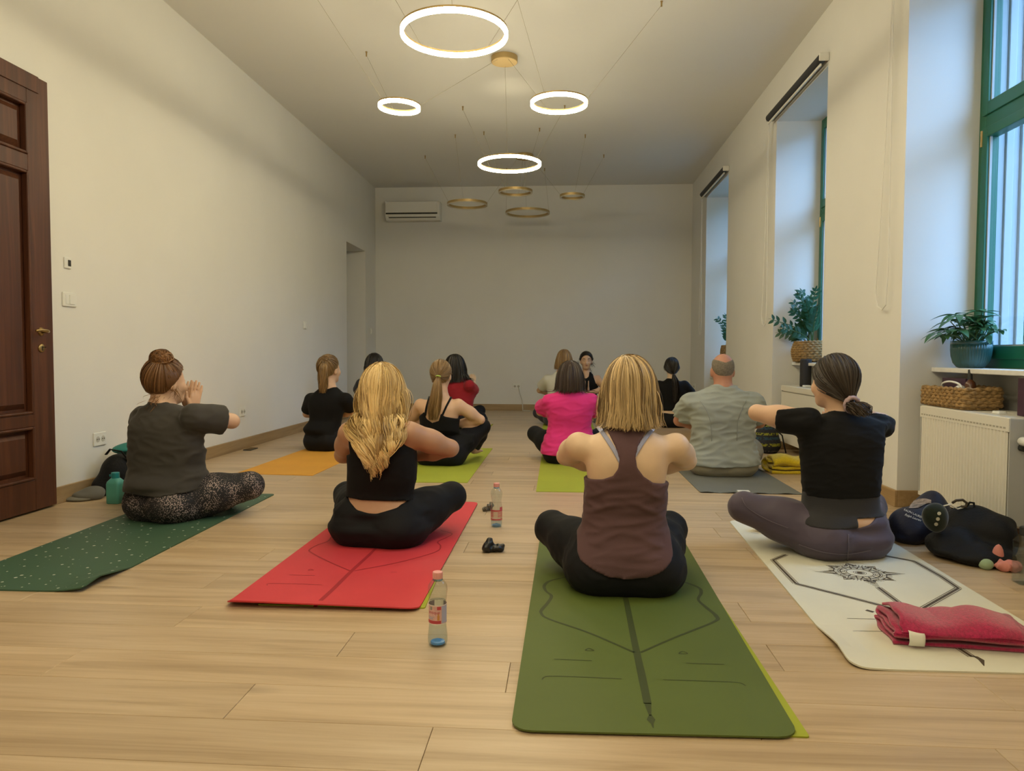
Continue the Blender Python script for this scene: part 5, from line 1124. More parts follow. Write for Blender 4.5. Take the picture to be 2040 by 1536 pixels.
# --- F: black tee, ponytail, orange mat
person('person in plain black tee and trousers seated on orange mat', 6.58, 645, 0.25,
    [(865, 620, 676, 0, .095), (835, 620, 678, 0, .09), (808, 618, 685, -.01, .095), (790, 621, 687, -.01, .082), (778, 634, 676, 0, .065), (768, 646, 665, 0, .05)],
    [(620, 796, .03), (689, 796, -.03)], [(611, 824, .14), (703, 818, .12)], [(656, 735, .02), .45, .05], [(628, 884, .42), (668, 882, .42)], S_med,
    dict(style='pony', n=1500, tie=(647, 716, -.06), tail=[(647, 716, -.06), (643, 730, -.10), (643, 750, -.10), (644, 768, -.09), (643, 784, -.09)], width=[.012, .045, .045, .04, .02], ntail=600, wave=.012, r=.0034, cap=.010, puff=.012, seed=6), HF,
    [dict(name='trousers', src='legs', mat=K_legg, off=.008, poly=[(400, 862), (900, 862), (900, 1100), (400, 1100)]),
     dict(name='tee', src='torso', mat=K_black, off=.008, min=.007, sleeve=.72, sr=.054, poly=[(450, 690), (850, 690), (850, 872), (450, 872)])], vox=.0085, hw=.155, near=False, hscale=1.1)

# --- J: pink tee
person('person in hot pink tee and black leggings seated on lime mat', 6.0, 1134, -0.05,
    [(885, 1092, 1176, 0, .11), (855, 1096, 1174, 0, .10), (820, 1094, 1177, -.01, .105), (797, 1094, 1178, -.01, .09), (782, 1112, 1160, 0, .068), (772, 1124, 1149, 0, .052)],
    [(1096, 800, 0), (1177, 800, 0)], [(1077, 820, .14), (1196, 822, .14)], [(1136, 749, .02), .0, .0], [(1066, 864, .28), (1200, 864, .28)], S_med,
    dict(style='down', n=2400, s=14, vend=776, thick=.055, r=.0034, cap=.014, steps=34, step=.012, grav=.22, zj=.012, seed=3), HJ,
    [dict(name='leggings', src='legs', mat=K_legg, off=.007, poly=[(900, 880), (1400, 880), (1400, 1100), (900, 1100)]),
     dict(name='tee', src='torso', mat=K_pink, off=.012, sleeve=.66, sr=.066, wr=.004, wx=.4, seed=8, f0=22, f1=60, rows=[(903, 1085, 1182, -.01, .135), (870, 1089, 1180, 0, .12)], poly=[(950, 690), (1350, 690), (1350, 900), (1134, 908), (950, 896)])], vox=.0085, hw=.195, near=False)

# --- far row: sizes from their height over the floor
def far(label, Y0, uc, yaw, z_head, skin, hair, hmat, wear, el=None, hands=None, hyaw=None, face=False, k=1.0, knees=None, vox=.0105, hscale=1.0, hu=0, **kw):
    s = F_PX / Y0; v0 = 768 - 60 * 1.0; x0 = at(uc, 800, Y0)
    def V(z):
        lo_, hi_ = 300.0, 1500.0
        for _ in range(40):
            m_ = (lo_ + hi_) / 2
            if at(uc, m_, Y0)[2] > z: lo_ = m_
            else: hi_ = m_
        return lo_
    q = z_head / 0.765
    rows = [(V(z * q), uc - a * s, uc + a * s, -.005, b) for z, a, b in ((.27, .128, .095), (.39, .143, .103), (.49, .155, .098), (.54, .14, .08), (.58, .085, .062), (.61, .055, .05))]
    sh = [(uc - .155 * s, V(.525 * q), 0), (uc + .155 * s, V(.525 * q), 0)]
    fw = (math.sin(yaw), math.cos(yaw))
    def pt(r, f_, z): X = r * math.cos(yaw) + f_ * fw[0]; return (uc + X * s, V(z), -r * math.sin(yaw) + f_ * fw[1])
    if abs(yaw) > .1: sh = [pt(-.155, 0, .525 * q), pt(.155, 0, .525 * q)]
    el = el or [pt(-.26, .16, .40 * q), pt(.26, .16, .40 * q)]
    knees = knees or [pt(-.28, .24, .14), pt(.28, .24, .14)]
    def fix(p): 
        Y = Y0 + p[2]; w_ = at(p[0], p[1], Y0); x_, z_ = w_[0], w_[2]; d = arr(x_, Y, z_) - CAMP; zc = d @ FWD
        return (1020 + F_PX * (d @ RGT) / zc, 768 - F_PX * (d @ UPV) / zc, p[2])
    sh = [fix(p) for p in sh]; el = [fix(p) for p in el]; knees = [fix(p) for p in knees]
    for g in wear:
        if 'hem' in g: vv = V(g['hem']); g['poly'] = [(uc - 300, 500), (uc + 300, 500), (uc + 300, vv), (uc - 300, vv)]
        if 'waist' in g: vv = V(g['waist']); g['poly'] = [(uc - 300, vv), (uc + 300, vv), (uc + 300, 1200), (uc - 300, 1200)]
    if hair and 'zend' in hair: hair = dict(hair); hair['zend'] *= q
    return person(label, Y0, uc, yaw, rows, sh, el, [(uc + hu, V(z_head), .02 * fw[1]), yaw if hyaw is None else hyaw, 0], knees, skin, hair, hmat, wear, vox=vox, near=False, hands=hands, hw=.18, face=face, hscale=hscale, **kw)
far('person half hidden behind the one in cropped black top, head showing', 8.6, 746, 0.1, .765, S_med, dict(style='down', n=1500, s=12, zend=.70, thick=.03, wave=.012, wfreq=3, r=.0026, cap=.018, steps=18, step=.012, seed=1), HK,
    [dict(name='trousers', src='legs', mat=K_legg, off=.008, waist=.22), dict(name='tee', src='torso', mat=K_navy, off=.012, sleeve=.6, sr=.064, hem=.16)])
far('person in crimson tee turned towards the right, hands raised', 8.5, 918, 0.75, .76, S_fair, dict(style='down', n=1800, s=14, zend=.575, thick=.035, r=.0026, cap=.014, steps=26, step=.012, seed=1), HK,
    [dict(name='trousers', src='legs', mat=K_legg, off=.008, waist=.22), dict(name='tee', src='torso', mat=K_red, off=.010, sleeve=.85, sr=.054, wr=.003, hem=.17)], hu=-10, knees=[(950, 822, .30), (958, 832, -.02)], hands=(938, 760, .18), el=[(905, 790, .25), (945, 781, .05)])
far('person in cream tee mostly hidden behind the one in pink tee', 9.1, 1116, 0.0, .825, S_med, dict(style='down', n=1500, s=14, zend=.66, thick=.02, r=.0026, cap=.012, steps=24, step=.012, seed=1), HF,
    [dict(name='trousers', src='legs', mat=K_navy, off=.008, waist=.22), dict(name='tee', src='torso', mat=K_cream, off=.013, sleeve=.6, sr=.064, hem=.17)], hu=8)
far('person in black tank top seated facing the class with eyes closed', 10.1, 1168, PI, .80, S_med, dict(style='pony', n=1500, tie=(1165, 716, .10), tail=[(1165, 716, .10), (1165, 720, .13), (1165, 727, .13)], width=[.015, .03, .02], ntail=200, r=.0026, cap=.016, puff=.014, front=.045, seed=1,
    wisps=[((1152, 722, 0), 30, .05, (-.5, -.2, -.3)), ((1177, 720, 0), 40, .06, (.5, -.2, -.4)), ((1175, 733, 0), 20, .05, (.1, -.2, -.5))]), HK,
    [dict(name='trousers', src='legs', mat=K_legg, off=.008, waist=.22), dict(name='tank_top', src='torso', mat=K_black, off=.009, nz=.06, poly=[(1130, 830), (1130, 770), (1148, 762), (1151, 738), (1156, 738), (1160, 752), (1168, 754), (1173, 750), (1174, 737), (1180, 738), (1183, 752), (1187, 764), (1210, 770), (1210, 830)])], face=True, vox=.008, hvox=.004)
far('person in black crop top seated on tan mat near the far wall', 9.05, 1338, 0.0, .735, S_fair, dict(style='pony', n=1500, tie=(1342, 746, -.10), tail=[(1342, 746, -.10), (1345, 757, -.13), (1347, 778, -.125), (1346, 804, -.125)], width=[.015, .04, .045, .03], ntail=500, tflat=.5, r=.0026, cap=.010, seed=1), HK,
    [dict(name='trousers', src='legs', mat=K_legg, off=.008, waist=.155), dict(name='top', src='torso', mat=K_black, off=.014, sleeve=.8, sr=.066, hem=.205)])
# ------------------------------------------------------------------ things on floor, sills and radiators
def text_mesh(s, size):
    cu = bpy.data.curves.new('t', 'FONT'); cu.body = s; cu.size = size; cu.align_x = 'CENTER'; cu.align_y = 'CENTER'; ob = bpy.data.objects.new('t', cu); COL.objects.link(ob)
    dg = bpy.context.evaluated_depsgraph_get(); me = ob.evaluated_get(dg).to_mesh(); V = [tuple(v.co) for v in me.vertices]; Fc = [tuple(p.vertices) for p in me.polygons]; bpy.data.objects.remove(ob); bpy.data.curves.remove(cu); return V, Fc
def cyl_patch(c, r, a0, a1, z0, z1, n=16):
    mb = MB(); A = np.linspace(a0, a1, n); mb.add([(c[0] + r * math.cos(a), c[1] + r * math.sin(a), c[2] + z) for z in (z0, z1) for a in A], [(i, i + 1, n + i + 1, n + i) for i in range(n - 1)]); return mb
G_pet = glass_mat('clear_plastic', (0.90, 0.93, 0.93), 0.06, 0.03); G_water = glass_mat('water', (0.88, 0.93, 0.96), 0.0); G_blue = glass_mat('blue_refraction_and_ring', (0.55, 0.75, 0.95), 0.10, 0.1)
M_bblue = mat('blue_foot_refraction', (.08, .32, .72), .2); M_pinkcap = mat('pink_cap', (0.80, 0.36, 0.33), 0.5); M_lab = mat('pink_label', (0.72, 0.44, 0.42), 0.5, var=.1, vscale=60); M_labred = mat('red_label_print', (0.52, 0.06, 0.08), 0.5); M_labl = mat('lavender_label_print', (0.42, 0.42, 0.58), 0.5); M_laba = mat('amber_label_print', (0.62, 0.28, 0.08), 0.5); M_labw = mat('white_label_rim', (0.80, 0.74, 0.70), 0.5)
def bottle(pos, lab, style):
    c = (pos[0], pos[1], 0.0); b = thing('water_bottle', lab, 'bottle', c, 'plastic water bottles on the floor')
    prof = {0: [(.020, 0), (.027, .002), (.0300, .012), (.0300, .030), (.0265, .066), (.0255, .10), (.0258, .13), (.0285, .155), (.0300, .172), (.0285, .185), (.020, .198), (.0125, .205), (.0125, .212)],
            1: [(.020, 0), (.026, .002), (.0290, .012), (.0290, .060), (.0290, .10), (.0270, .118), (.0245, .135), (.0270, .152), (.0300, .168), (.0290, .183), (.020, .197), (.0125, .204), (.0125, .212)]}[style]
    MB().lathe(prof, c, 40, cap=True).build('bottle_shell', G_pet, b, smooth=True)
    lv = .138 if style == 0 else .03; wp = [(r - .0018, max(z, .004)) for r, z in prof if z <= lv]; wp += [(wp[-1][0], lv)]
    MB().lathe(wp, c, 36).build('water', G_water, b, smooth=True)
    MB().lathe([(.006, .007), (.018, .004), (.0225, .006), (.0215, .012), (.012, .013), (.004, .019)], c, 10).build('base', M_bblue if style == 0 else G_blue, b, smooth=False)  # blue refraction at the bottle's foot, put into this part's colour
    cp_ = MB().lathe([(.0150, .206), (.0152, .208), (.0152, .224), (.0140, .226)], c, 90, ribs=30, ribd=.0003).build('cap', M_pinkcap, b)
    MB().lathe([(.0142, .199), (.0150, .200), (.0150, .205), (.0142, .206)], c, 28).build('neck_ring', G_blue, b, smooth=True)
    def band(r, a0, a1, z0, z1, m, nm, n=24, par=None): return cyl_patch(c, r, a0, a1, z0, z1, n).build(nm, m, par or b, smooth=True)
    f_ = -PI / 2
    if style == 0:
        lb = band(.0272, f_ - 2.6, f_ + 2.6, .071, .130, M_lab, 'label', 48); q = .0275
        for a0, a1, z0, z1, m, nm in ((-2.6, 2.6, .1275, .130, M_labw, 'label_rim'), (-2.6, 2.6, .071, .0735, M_labw, 'label_rim'), (-1.3, .55, .0735, .083, M_labred, 'label_stripe'), (.62, 1.5, .075, .127, M_labl, 'label_side_panel'), (.12, .38, .084, .099, M_laba, 'label_figure'), (.18, .32, .099, .105, M_laba, 'label_figure'), (-.75, -.48, .115, .125, mat('grey_label_emblem', (.28, .28, .24), .5), 'label_emblem'), (-1.2, -.2, .093, .0945, M_labl, 'label_small_print'), (-1.1, -.4, .087, .0905, M_labl, 'label_small_print'), (.1, .55, .116, .126, M_labred, 'label_stripe')):
            band(q + .0004, f_ + a0, f_ + a1, z0, z1, m, nm, 60 if a1 - a0 > 2 else 16, lb)
        V, Fc = text_mesh('antique', .0135); mb = MB(); mb.add([(c[0] + .0284 * math.cos(f_ - .28 + x / .0284), c[1] + .0284 * math.sin(f_ - .28 + x / .0284), .108 + y) for x, y, z in V], Fc); mb.build('label_lettering', M_labred, lb)
    else:
        q = .0294; lb = band(.0293, f_ - 2.4, f_ + 2.4, .034, .092, glass_mat('clear_label', (.94, .80, .78), .05, .2), 'label', 48)
        for a0, a1, z0, z1 in ((-1.6, 1.6, .083, .090), (-1.6, 1.6, .039, .045), (.7, 1.6, .088, .105), (-1.5, -.45, .076, .079), (-1.5, -.45, .069, .072), (-1.5, -.45, .062, .065), (-1.5, -.45, .055, .058), (.3, 1.5, .076, .079), (.3, 1.5, .069, .072), (.3, 1.5, .062, .065), (.3, 1.5, .055, .058)): band(q + .0004, f_ + a0, f_ + a1, z0, z1, M_labred, 'label_stripe', 44 if a1 - a0 > 2 else 16, lb)
    return b
bottle(atz(872, 1284), 'half full plastic water bottle with pink label and cap, nearest the camera', 0)
bottle(atz(989, 1049), 'nearly empty plastic water bottle with pink cap beside the red mat', 1)

def blob(name, lab, cat, prims, h, m, wr=.004, f=(14, 40), seed=1, zmin=0.0, k=.04, parent=None, keep=False):
    lo = np.min([arr(*c) - max(r) - .05 for c, r in prims], 0); hi = np.max([arr(*c) + max(r) + .05 for c, r in prims], 0); lo[2] = min(lo[2], zmin - .03); F_ = Field(lo, hi, h)
    for c, r in prims: F_.ell(c, r, None, k)
    X, Y, Z = F_.XYZ()
    if wr: F_.off((wr * vnoise(X, Y, Z, seed, 8, *f)).astype(np.float32))
    F_.clip(zmin - Z); o = iso(name, F_, m, parent)
    if parent is None: tag(o, lab, cat)
    return (o, F_) if keep else o
def scrunchie(name, lab, c, R_, r, m, gap=0.0, tilt=0.5, grp=None, seed=1):
    rs = np.random.RandomState(seed); n = 40; A = np.linspace(0, 2 * PI - gap, n, endpoint=gap > 0); P = []; rr = []
    for a in A: P.append((c[0] + R_ * math.cos(a), c[1] + R_ * .8 * math.sin(a), c[2] + r + max(0, math.sin(a + 2.2)) * tilt * R_)); rr.append(r * (1 + .25 * math.sin(a * 9) + .15 * rs.normal()))
    o = MB().tube(P, rr, 12, closed=gap == 0).build(name, m, None, smooth=True); return tag(o, lab, 'scrunchie', grp)
M_satin = mat('black_satin', (.012, .012, .014), .35, bump=.3, bscale=60)
_s = atz(976, 1100)
blob('scrunchie', 'crumpled black satin scrunchie on the bare floor', 'scrunchie', [((_s[0] - .012, _s[1], .020), (.026, .028, .024)), ((_s[0] - .004, _s[1] + .015, .042), (.017, .016, .020)), ((_s[0] + .030, _s[1] + .01, .014), (.022, .020, .013)), ((_s[0] + .050, _s[1] + .012, .019), (.014, .018, .018))], .003, M_satin, .003, (130, 300), 3, k=.016)
scrunchie('scrunchie', 'small black and white patterned scrunchie behind a water bottle', atz(972, 1018), .022, .010, mat('checked_cloth', (.16, .15, .13), .8, var=.9, vscale=70), 0, 1.4, seed=4)

# teal bottle, cap and black bag by the left wall
p = atz(231, 1002); tb = thing('drinking_bottle', 'teal frosted drinking bottle on floor beside the black bag', 'bottle', (p[0], p[1], 0))
M_teal = mat('frosted_teal_plastic', (.10, .40, .33), .45); M_teal2 = mat('teal_cap', (.02, .27, .28), .4)
def rrect(c, wx, wy, r, n=6):
    P = []
    for cx_, cy_, a0 in ((1, 1, 0), (-1, 1, PI / 2), (-1, -1, PI), (1, -1, 3 * PI / 2)):
        for k in range(n): a = a0 + PI / 2 * k / (n - 1); P.append((c[0] + cx_ * (wx - r) + r * math.cos(a), c[1] + cy_ * (wy - r) + r * math.sin(a)))
    return P
def loft_rr(rows, c):
    mb = MB(); n = 24; vs = []
    for wx, wy, r, z in rows: vs += [(x, y, c[2] + z) for x, y in rrect(c, wx, wy, r)]
    K = len(rows); return mb.add(vs, [(i * n + j, i * n + (j + 1) % n, (i + 1) * n + (j + 1) % n, (i + 1) * n + j) for i in range(K - 1) for j in range(n)] + [tuple(range(n - 1, -1, -1)), tuple((K - 1) * n + j for j in range(n))])
loft_rr([(.034, .034, .010, 0), (.039, .039, .012, .004), (.040, .040, .014, .06), (.040, .040, .014, .115), (.037, .037, .016, .130), (.025, .025, .018, .146), (.021, .021, .018, .150)], (p[0], p[1], 0)).build('bottle_body', M_teal, tb, smooth=True, bevel=0)
MB().lathe([(.0225, .148), (.023, .150), (.023, .178), (.021, .182)], (p[0], p[1], 0), 28).build('cap', M_teal2, tb, smooth=False)
MB().tube([(p[0] - .022, p[1], .165), (p[0] - .034, p[1], .166), (p[0] - .030, p[1], .155)], .005, 8).build('cap_loop', M_teal2, tb, smooth=True)

M_bagblk = cloth('black_nylon', (.006, .006, .007), .7, .02, .3, 80); M_navy = cloth('navy_nylon', (.010, .012, .030), .55, .1, .2, 80)
b1 = at(222, 968, 4.42)
bg = thing('backpack', 'black soft backpack slumped against the left wall', 'bag', (b1[0], b1[1], 0))
q1 = at(228, 945, 4.45); q2 = at(208, 975, 4.42); q3 = at(248, 958, 4.5)
blob('bag_body', '', '', [((q1[0] + .03, 4.45, .13), (.10, .12, .13)), ((q2[0] + .03, 4.40, .05), (.08, .10, .075)), ((q3[0], 4.50, .10), (.10, .12, .10))], .009, M_bagblk, .006, parent=bg)
MB().tube([(q1[0] - .02, 4.40, .25), (q1[0] + .02, 4.38, .285), (q1[0] + .08, 4.40, .27), (q1[0] + .12, 4.42, .20)], .011, 8, flat=.4).build('strap', M_bagblk, bg, smooth=True)
q4 = at(252, 925, 4.6)
blob('cloth', 'teal folded cloth lying on top of the black backpack', 'cloth', [((q4[0] + .03, 4.56, .262), (.085, .085, .030)), ((q4[0] + .06, 4.60, .245), (.07, .07, .04))], .008, cloth('teal_cloth', (.03, .20, .18)), .006)
q5 = atz(178, 990)
hat = thing('bucket_hat', 'grey crumpled sun hat lying on the floor by the baseboard', 'hat', (q5[0] + .03, 4.28, 0))
blob('crown', '', '', [((q5[0] + .03, 4.24, .022), (.085, .07, .034)), ((q5[0] + .06, 4.26, .04), (.05, .05, .03))], .006, cloth('grey_hat_cloth', (.15, .145, .125)), .004, (30, 80), parent=hat)
blob('brim', '', '', [((q5[0] + .0, 4.20, .010), (.085, .06, .012))], .005, cloth('grey_hat_brim', (.20, .19, .16)), .002, (30, 80), parent=hat)
ph = thing('phone', 'black smartphone lying on floor by the left baseboard', 'phone', (-2.86, 6.55, 0))
boxes(((-2.90, 6.47, .001), (-2.825, 6.63, .009))).build('phone_body', mat('black_glass', (.01, .01, .012), .15), ph, bevel=.003)
boxes(((-2.897, 6.473, .009), (-2.828, 6.627, .0096))).build('screen', mat('dark_screen', (.015, .015, .018), .08), ph)
q6 = at(606, 856, 8.3)
blob('pouch', 'small black pouch on the floor behind the person on the orange mat', 'pouch', [((q6[0], 8.3, .02), (.06, .09, .035))], .008, M_bagblk, .003)

# ---- pile by the near radiator
duf = thing('duffel_bag', 'navy duffel bag with printed patch and white lettering beside the near radiator', 'bag', (1.78, 3.65, 0))
d1 = at(1838, 1020, 3.62); d2 = at(1866, 1000, 3.68); d3 = at(1812, 1030, 3.56)
dufo, dufF = blob('bag_body', '', '', [((d1[0], 3.65, .075), (.115, .12, .080)), ((d2[0], 3.72, .10), (.085, .12, .085)), ((d2[0] + .01, 3.72, .165), (.032, .05, .050)), ((d3[0], 3.60, .050), (.070, .09, .055)), ((d2[0] + .02, 3.71, .06), (.08, .11, .07))], .007, M_navy, .010, (12, 34), 3, parent=duf, keep=True, k=.06)
def decal(parent, nm, m, fld, polys, Y):
    mb = MB()
    for pts in polys:
        c_ = np.mean(pts, 0); n = len(pts); ring = []
        for s_ in (1.0, .5): ring += [tuple(c_ + (np.array(p) - c_) * s_) for p in pts]
        ring.append(tuple(c_)); Q = onto(fld, [at(u, v, Y) for u, v in ring]); fs = [(i, (i + 1) % n, n + (i + 1) % n, n + i) for i in range(n)] + [(n + i, n + (i + 1) % n, 2 * n) for i in range(n)]; mb.add(Q, fs)
    return mb.build(nm, m, parent)
decal(duf, 'printed_patch', mat('photo_print_patch', (.28, .22, .18), .7, var=.7, vscale=40), dufF, [[(1810, 1012), (1814, 1005), (1822, 996), (1832, 993), (1844, 993), (1855, 996), (1855, 1002), (1846, 1003), (1838, 1007), (1830, 1011), (1822, 1012)]], 3.5)
M_letter = mat('white_lettering', (.75, .74, .68), .6)
def px_text(s, size_px, u0, v0, ang, fld, Y, parent, nm, shear=0.0):
    V, Fc = text_mesh(s, size_px); ca, sa = math.cos(ang), math.sin(ang); P = []
    for x, y, z in V: x2 = x + shear * y; P.append(at(u0 + x2 * ca + y * sa, v0 + x2 * sa - y * ca, Y))
    mb = MB(); mb.add(onto(fld, P), Fc); mb.build(nm, m_ if False else M_letter, parent)
px_text('RALPH LAUREN', 6.0, 1820, 1023.5, .42, dufF, 3.5, duf, 'lettering'); px_text('Ralph Lauren', 6.5, 1819, 1031, .36, dufF, 3.5, duf, 'script_lettering', .35)
MB().tube([at(1880, 1008, 3.42), at(1892, 1005, 3.42), at(1908, 1014, 3.42), at(1922, 1010, 3.42), at(1930, 1004, 3.42)], .0035, 6).build('drawcord', M_chain, duf, smooth=True)
MB().tube([at(1897, 1002, 3.42), at(1905, 997, 3.42), at(1918, 996, 3.42), at(1926, 1002, 3.42), at(1924, 1010, 3.42), at(1915, 1009, 3.42)], .006, 8).build('strap_loop', mat('brown_strap', (.06, .045, .03), .6), duf, smooth=True)
MB().tube([at(1926, 1008, 3.42), at(1932, 1001, 3.42), at(1940, 1002, 3.42), at(1941, 1010, 3.42), at(1935, 1016, 3.42)], .005, 8).build('strap_loop', M_bagblk, duf, smooth=True)
j1 = at(1915, 1035, 3.46); j2 = at(1975, 1030, 3.40); j3 = at(1925, 1085, 3.28); j4 = at(1962, 1098, 3.20); j5 = at(2005, 1010, 3.45)
jk, jkF = blob('jacket', 'black jacket heaped on the floor before the near radiator', 'jacket', [((j1[0] + .015, 3.44, .095), (.10, .11, .115)), ((j2[0], 3.38, .09), (.10, .12, .115)), ((j5[0] - .05, 3.40, .14), (.08, .08, .060)), ((j1[0] + .045, 3.44, .17), (.09, .07, .05)), ((j3[0], 3.30, .035), (.13, .10, .048)), ((j4[0], 3.22, .03), (.12, .075, .038)), ((j3[0] - .04, 3.36, .05), (.10, .09, .065))], .007, M_bagblk, .013, (9, 40), 5, keep=True)
c1 = at(1866, 1035, 3.34)
po = thing('pouch', 'dark green plush pouch with three pale dots leaning on the heap', 'pouch', (c1[0], 3.34, .05))
_, poF = blob('pouch_body', '', '', [((c1[0], 3.34, c1[2] + .005), (.046, .036, .060)), ((c1[0] - .020, 3.33, c1[2] + .024), (.038, .034, .040))], .006, cloth('dark_green_plush', (.016, .022, .014), .9, .5), .002, (20, 60), parent=po, keep=True)
for u, v in ((1871, 1023), (1868.5, 1034), (1865, 1044.5)): decal(po, 'dot', mat('pale_dot', (.50, .48, .38), .6), poF, [[(u + 4.0 * math.cos(a), v + 3.6 * math.sin(a)) for a in np.linspace(0, 2 * PI, 12, endpoint=False)]], 3.25)
M_psc = cloth('pink_scrunchie_cloth', (.72, .28, .24), .8)
s0 = atz(2003, 1140); sc_ = blob('scrunchie', 'salmon pink scrunchie beside the black jacket', 'scrunchie', [((s0[0] + .02 + .034 * math.cos(a), s0[1] + .02 + .022 * math.sin(a), .022), (.022, .018, .020)) for a in np.linspace(0, 2 * PI, 7, endpoint=False)], .004, M_psc, .004, (90, 220), 6, k=.008)
blob('bow', '', '', [((s0[0] + .005, s0[1] + .06, .06), (.022, .018, .045))], .005, M_psc, .003, (40, 90), parent=sc_)
blob('sock', 'pale green rolled sock beside the pink scrunchie', 'sock', [((s0[0] - .055, s0[1] + .04, .022), (.028, .028, .024))], .005, cloth('mint_cloth', (.36, .48, .30)), .002)
wb = at(2040, 1120, 2.95); wbt = thing('drinking_bottle', 'clear square drinking bottle at the right edge beside the pink scrunchie', 'bottle', (wb[0] + .012, 2.97, 0))
loft_rr([(.030, .030, .008, 0), (.033, .033, .010, .003), (.033, .033, .010, .165), (.022, .022, .014, .188), (.018, .018, .014, .192)], (wb[0] + .015, 2.97, 0)).build('bottle_shell', G_pet, wbt, smooth=False)
loft_rr([(.030, .030, .008, .004), (.0305, .0305, .008, .135)], (wb[0] + .015, 2.97, 0)).build('water', G_water, wbt)
MB().lathe([(.021, .190), (.021, .220), (.018, .223)], (wb[0] + .015, 2.97, 0), 24).build('cap', M_dark, wbt)

# ---- folded towels
def towel_sheet(name, prof, wx, M, m, th=.010, n=22, wav=.0, parent=None, seed=0):
    """a folded strip: prof = path (y,z) of the fold seen from the side, swept along x"""
    P = smooth_path(prof, 5); T = np.gradient(P, axis=0); T /= np.linalg.norm(T, axis=1)[:, None]; Nn = np.stack([-T[:, 1], T[:, 0]], 1); mb = MB(); k = len(P); vs = []; rs = np.random.RandomState(seed); ph = rs.uniform(0, 6, 4)
    for i in range(n + 1):
        x = wx * (i / n - .5)
        for q, s_ in ((P + Nn * th / 2, 1), (P - Nn * th / 2, -1)):
            for j, pq in enumerate(q):
                lift = max(0.0, pq[1]) * 9; vs.append(M @ Vector((x * (1 + .02 * math.sin(j * .7 + ph[0])), pq[0] + wav * math.sin(i * .55 + j * .12 + ph[1]) * min(1, lift), max(pq[1] * (1 + .10 * math.sin(i * .4 + ph[2])) + wav * .5 * math.sin(i * .5 + j * .2 + ph[3]) * min(1, lift), .0))))
    w2 = 2 * k; fs = []
    for i in range(n):
        a = i * w2; b = a + w2
        for j in range(k - 1): fs += [(a + j, b + j, b + j + 1, a + j + 1), (a + k + j, a + k + j + 1, b + k + j + 1, b + k + j)]
        fs += [(a, a + k, b + k, b), (a + k - 1, b + k - 1, b + 2 * k - 1, a + 2 * k - 1)]
    a = n * w2
    for j in range(k - 1): fs += [(j, j + 1, k + j + 1, k + j), (a + j, a + k + j, a + k + j + 1, a + j + 1)]
    mb.add(vs, fs); return mb.build(name, m, parent, smooth=True)
M_rasp = mat('raspberry_terry', (.50, .015, .095), .95, var=.25, vscale=120, bump=.6, bscale=500, sheen=.6); M_yel = mat('yellow_terry', (.74, .55, .02), .95, var=.12, vscale=80, bump=.5, bscale=400, sheen=.4)
pt = atz(1905, 1288, .005); tw = thing('towel', 'raspberry red towel folded on the ivory mat', 'towel', (pt[0], pt[1] + .06, .006))
MT_ = Matrix.Translation((pt[0] + .012, pt[1] + .065, .0065)) @ Matrix.Diagonal((.98, 1, .82, 1)) @ Matrix.Rotation(-.10, 4, 'Z')
towel_sheet('towel_fold', [(-.085, .006), (.0, .006), (.075, .010), (.090, .024), (.07, .036), (0, .034), (-.07, .030), (-.088, .040), (-.075, .054), (0, .058), (.06, .052), (.082, .066), (.06, .078), (0, .080), (-.055, .074), (-.085, .058), (-.092, .046)], .385, MT_, M_rasp, .013, wav=.005, parent=tw, seed=2)
towel_sheet('towel_flap', [(.08, .082), (.03, .096), (-.03, .096), (-.075, .084), (-.096, .062), (-.100, .050)], .35, MT_, M_rasp, .010, wav=.008, parent=tw, seed=5)
towel_sheet('towel_tag', [(-.098, .066), (-.110, .056), (-.114, .030), (-.108, .010)], .045, MT_ @ Matrix.Translation((-.135, 0, 0)), M_cream, .002, n=4, parent=tw)
MB().box((-.012, -.02, .104), (.018, -.002, .106), MT_ @ Matrix.Translation((.06, .02, 0))).build('brand_patch', M_dark, tw)
yt = thing('towel', 'yellow towel folded in two thick layers on floor beside the grey mat', 'towel', (1.66, 5.64, 0))
MY = Matrix.Translation((1.715, 5.66, 0)) @ Matrix.Diagonal((.92, 1, 1, 1)) @ Matrix.Rotation(-.02, 4, 'Z')
towel_sheet('towel_fold', [(-.09, .012), (.0, .012), (.09, .012), (.105, .028), (.09, .044), (0, .044), (-.09, .044)], .33, MY, M_yel, .022, wav=.003, parent=yt, seed=3)
towel_sheet('towel_fold', [(-.075, .062), (0, .062), (.08, .064), (.10, .085), (.08, .112), (0, .122), (-.07, .114), (-.098, .090), (-.085, .070)], .31, MY @ Matrix.Translation((.0, .0, 0)), M_yel, .020, wav=.006, parent=yt, seed=8)
bl = towel_sheet('towel_fold', [(-.04, .02), (.0, .03), (.05, .05), (.06, .08), (.02, .10), (-.05, .09)], .09, MY @ Matrix.Translation((-.19, .02, 0)) @ Matrix.Rotation(.5, 4, 'Y'), M_yel, .016, wav=.006, parent=yt, seed=9)

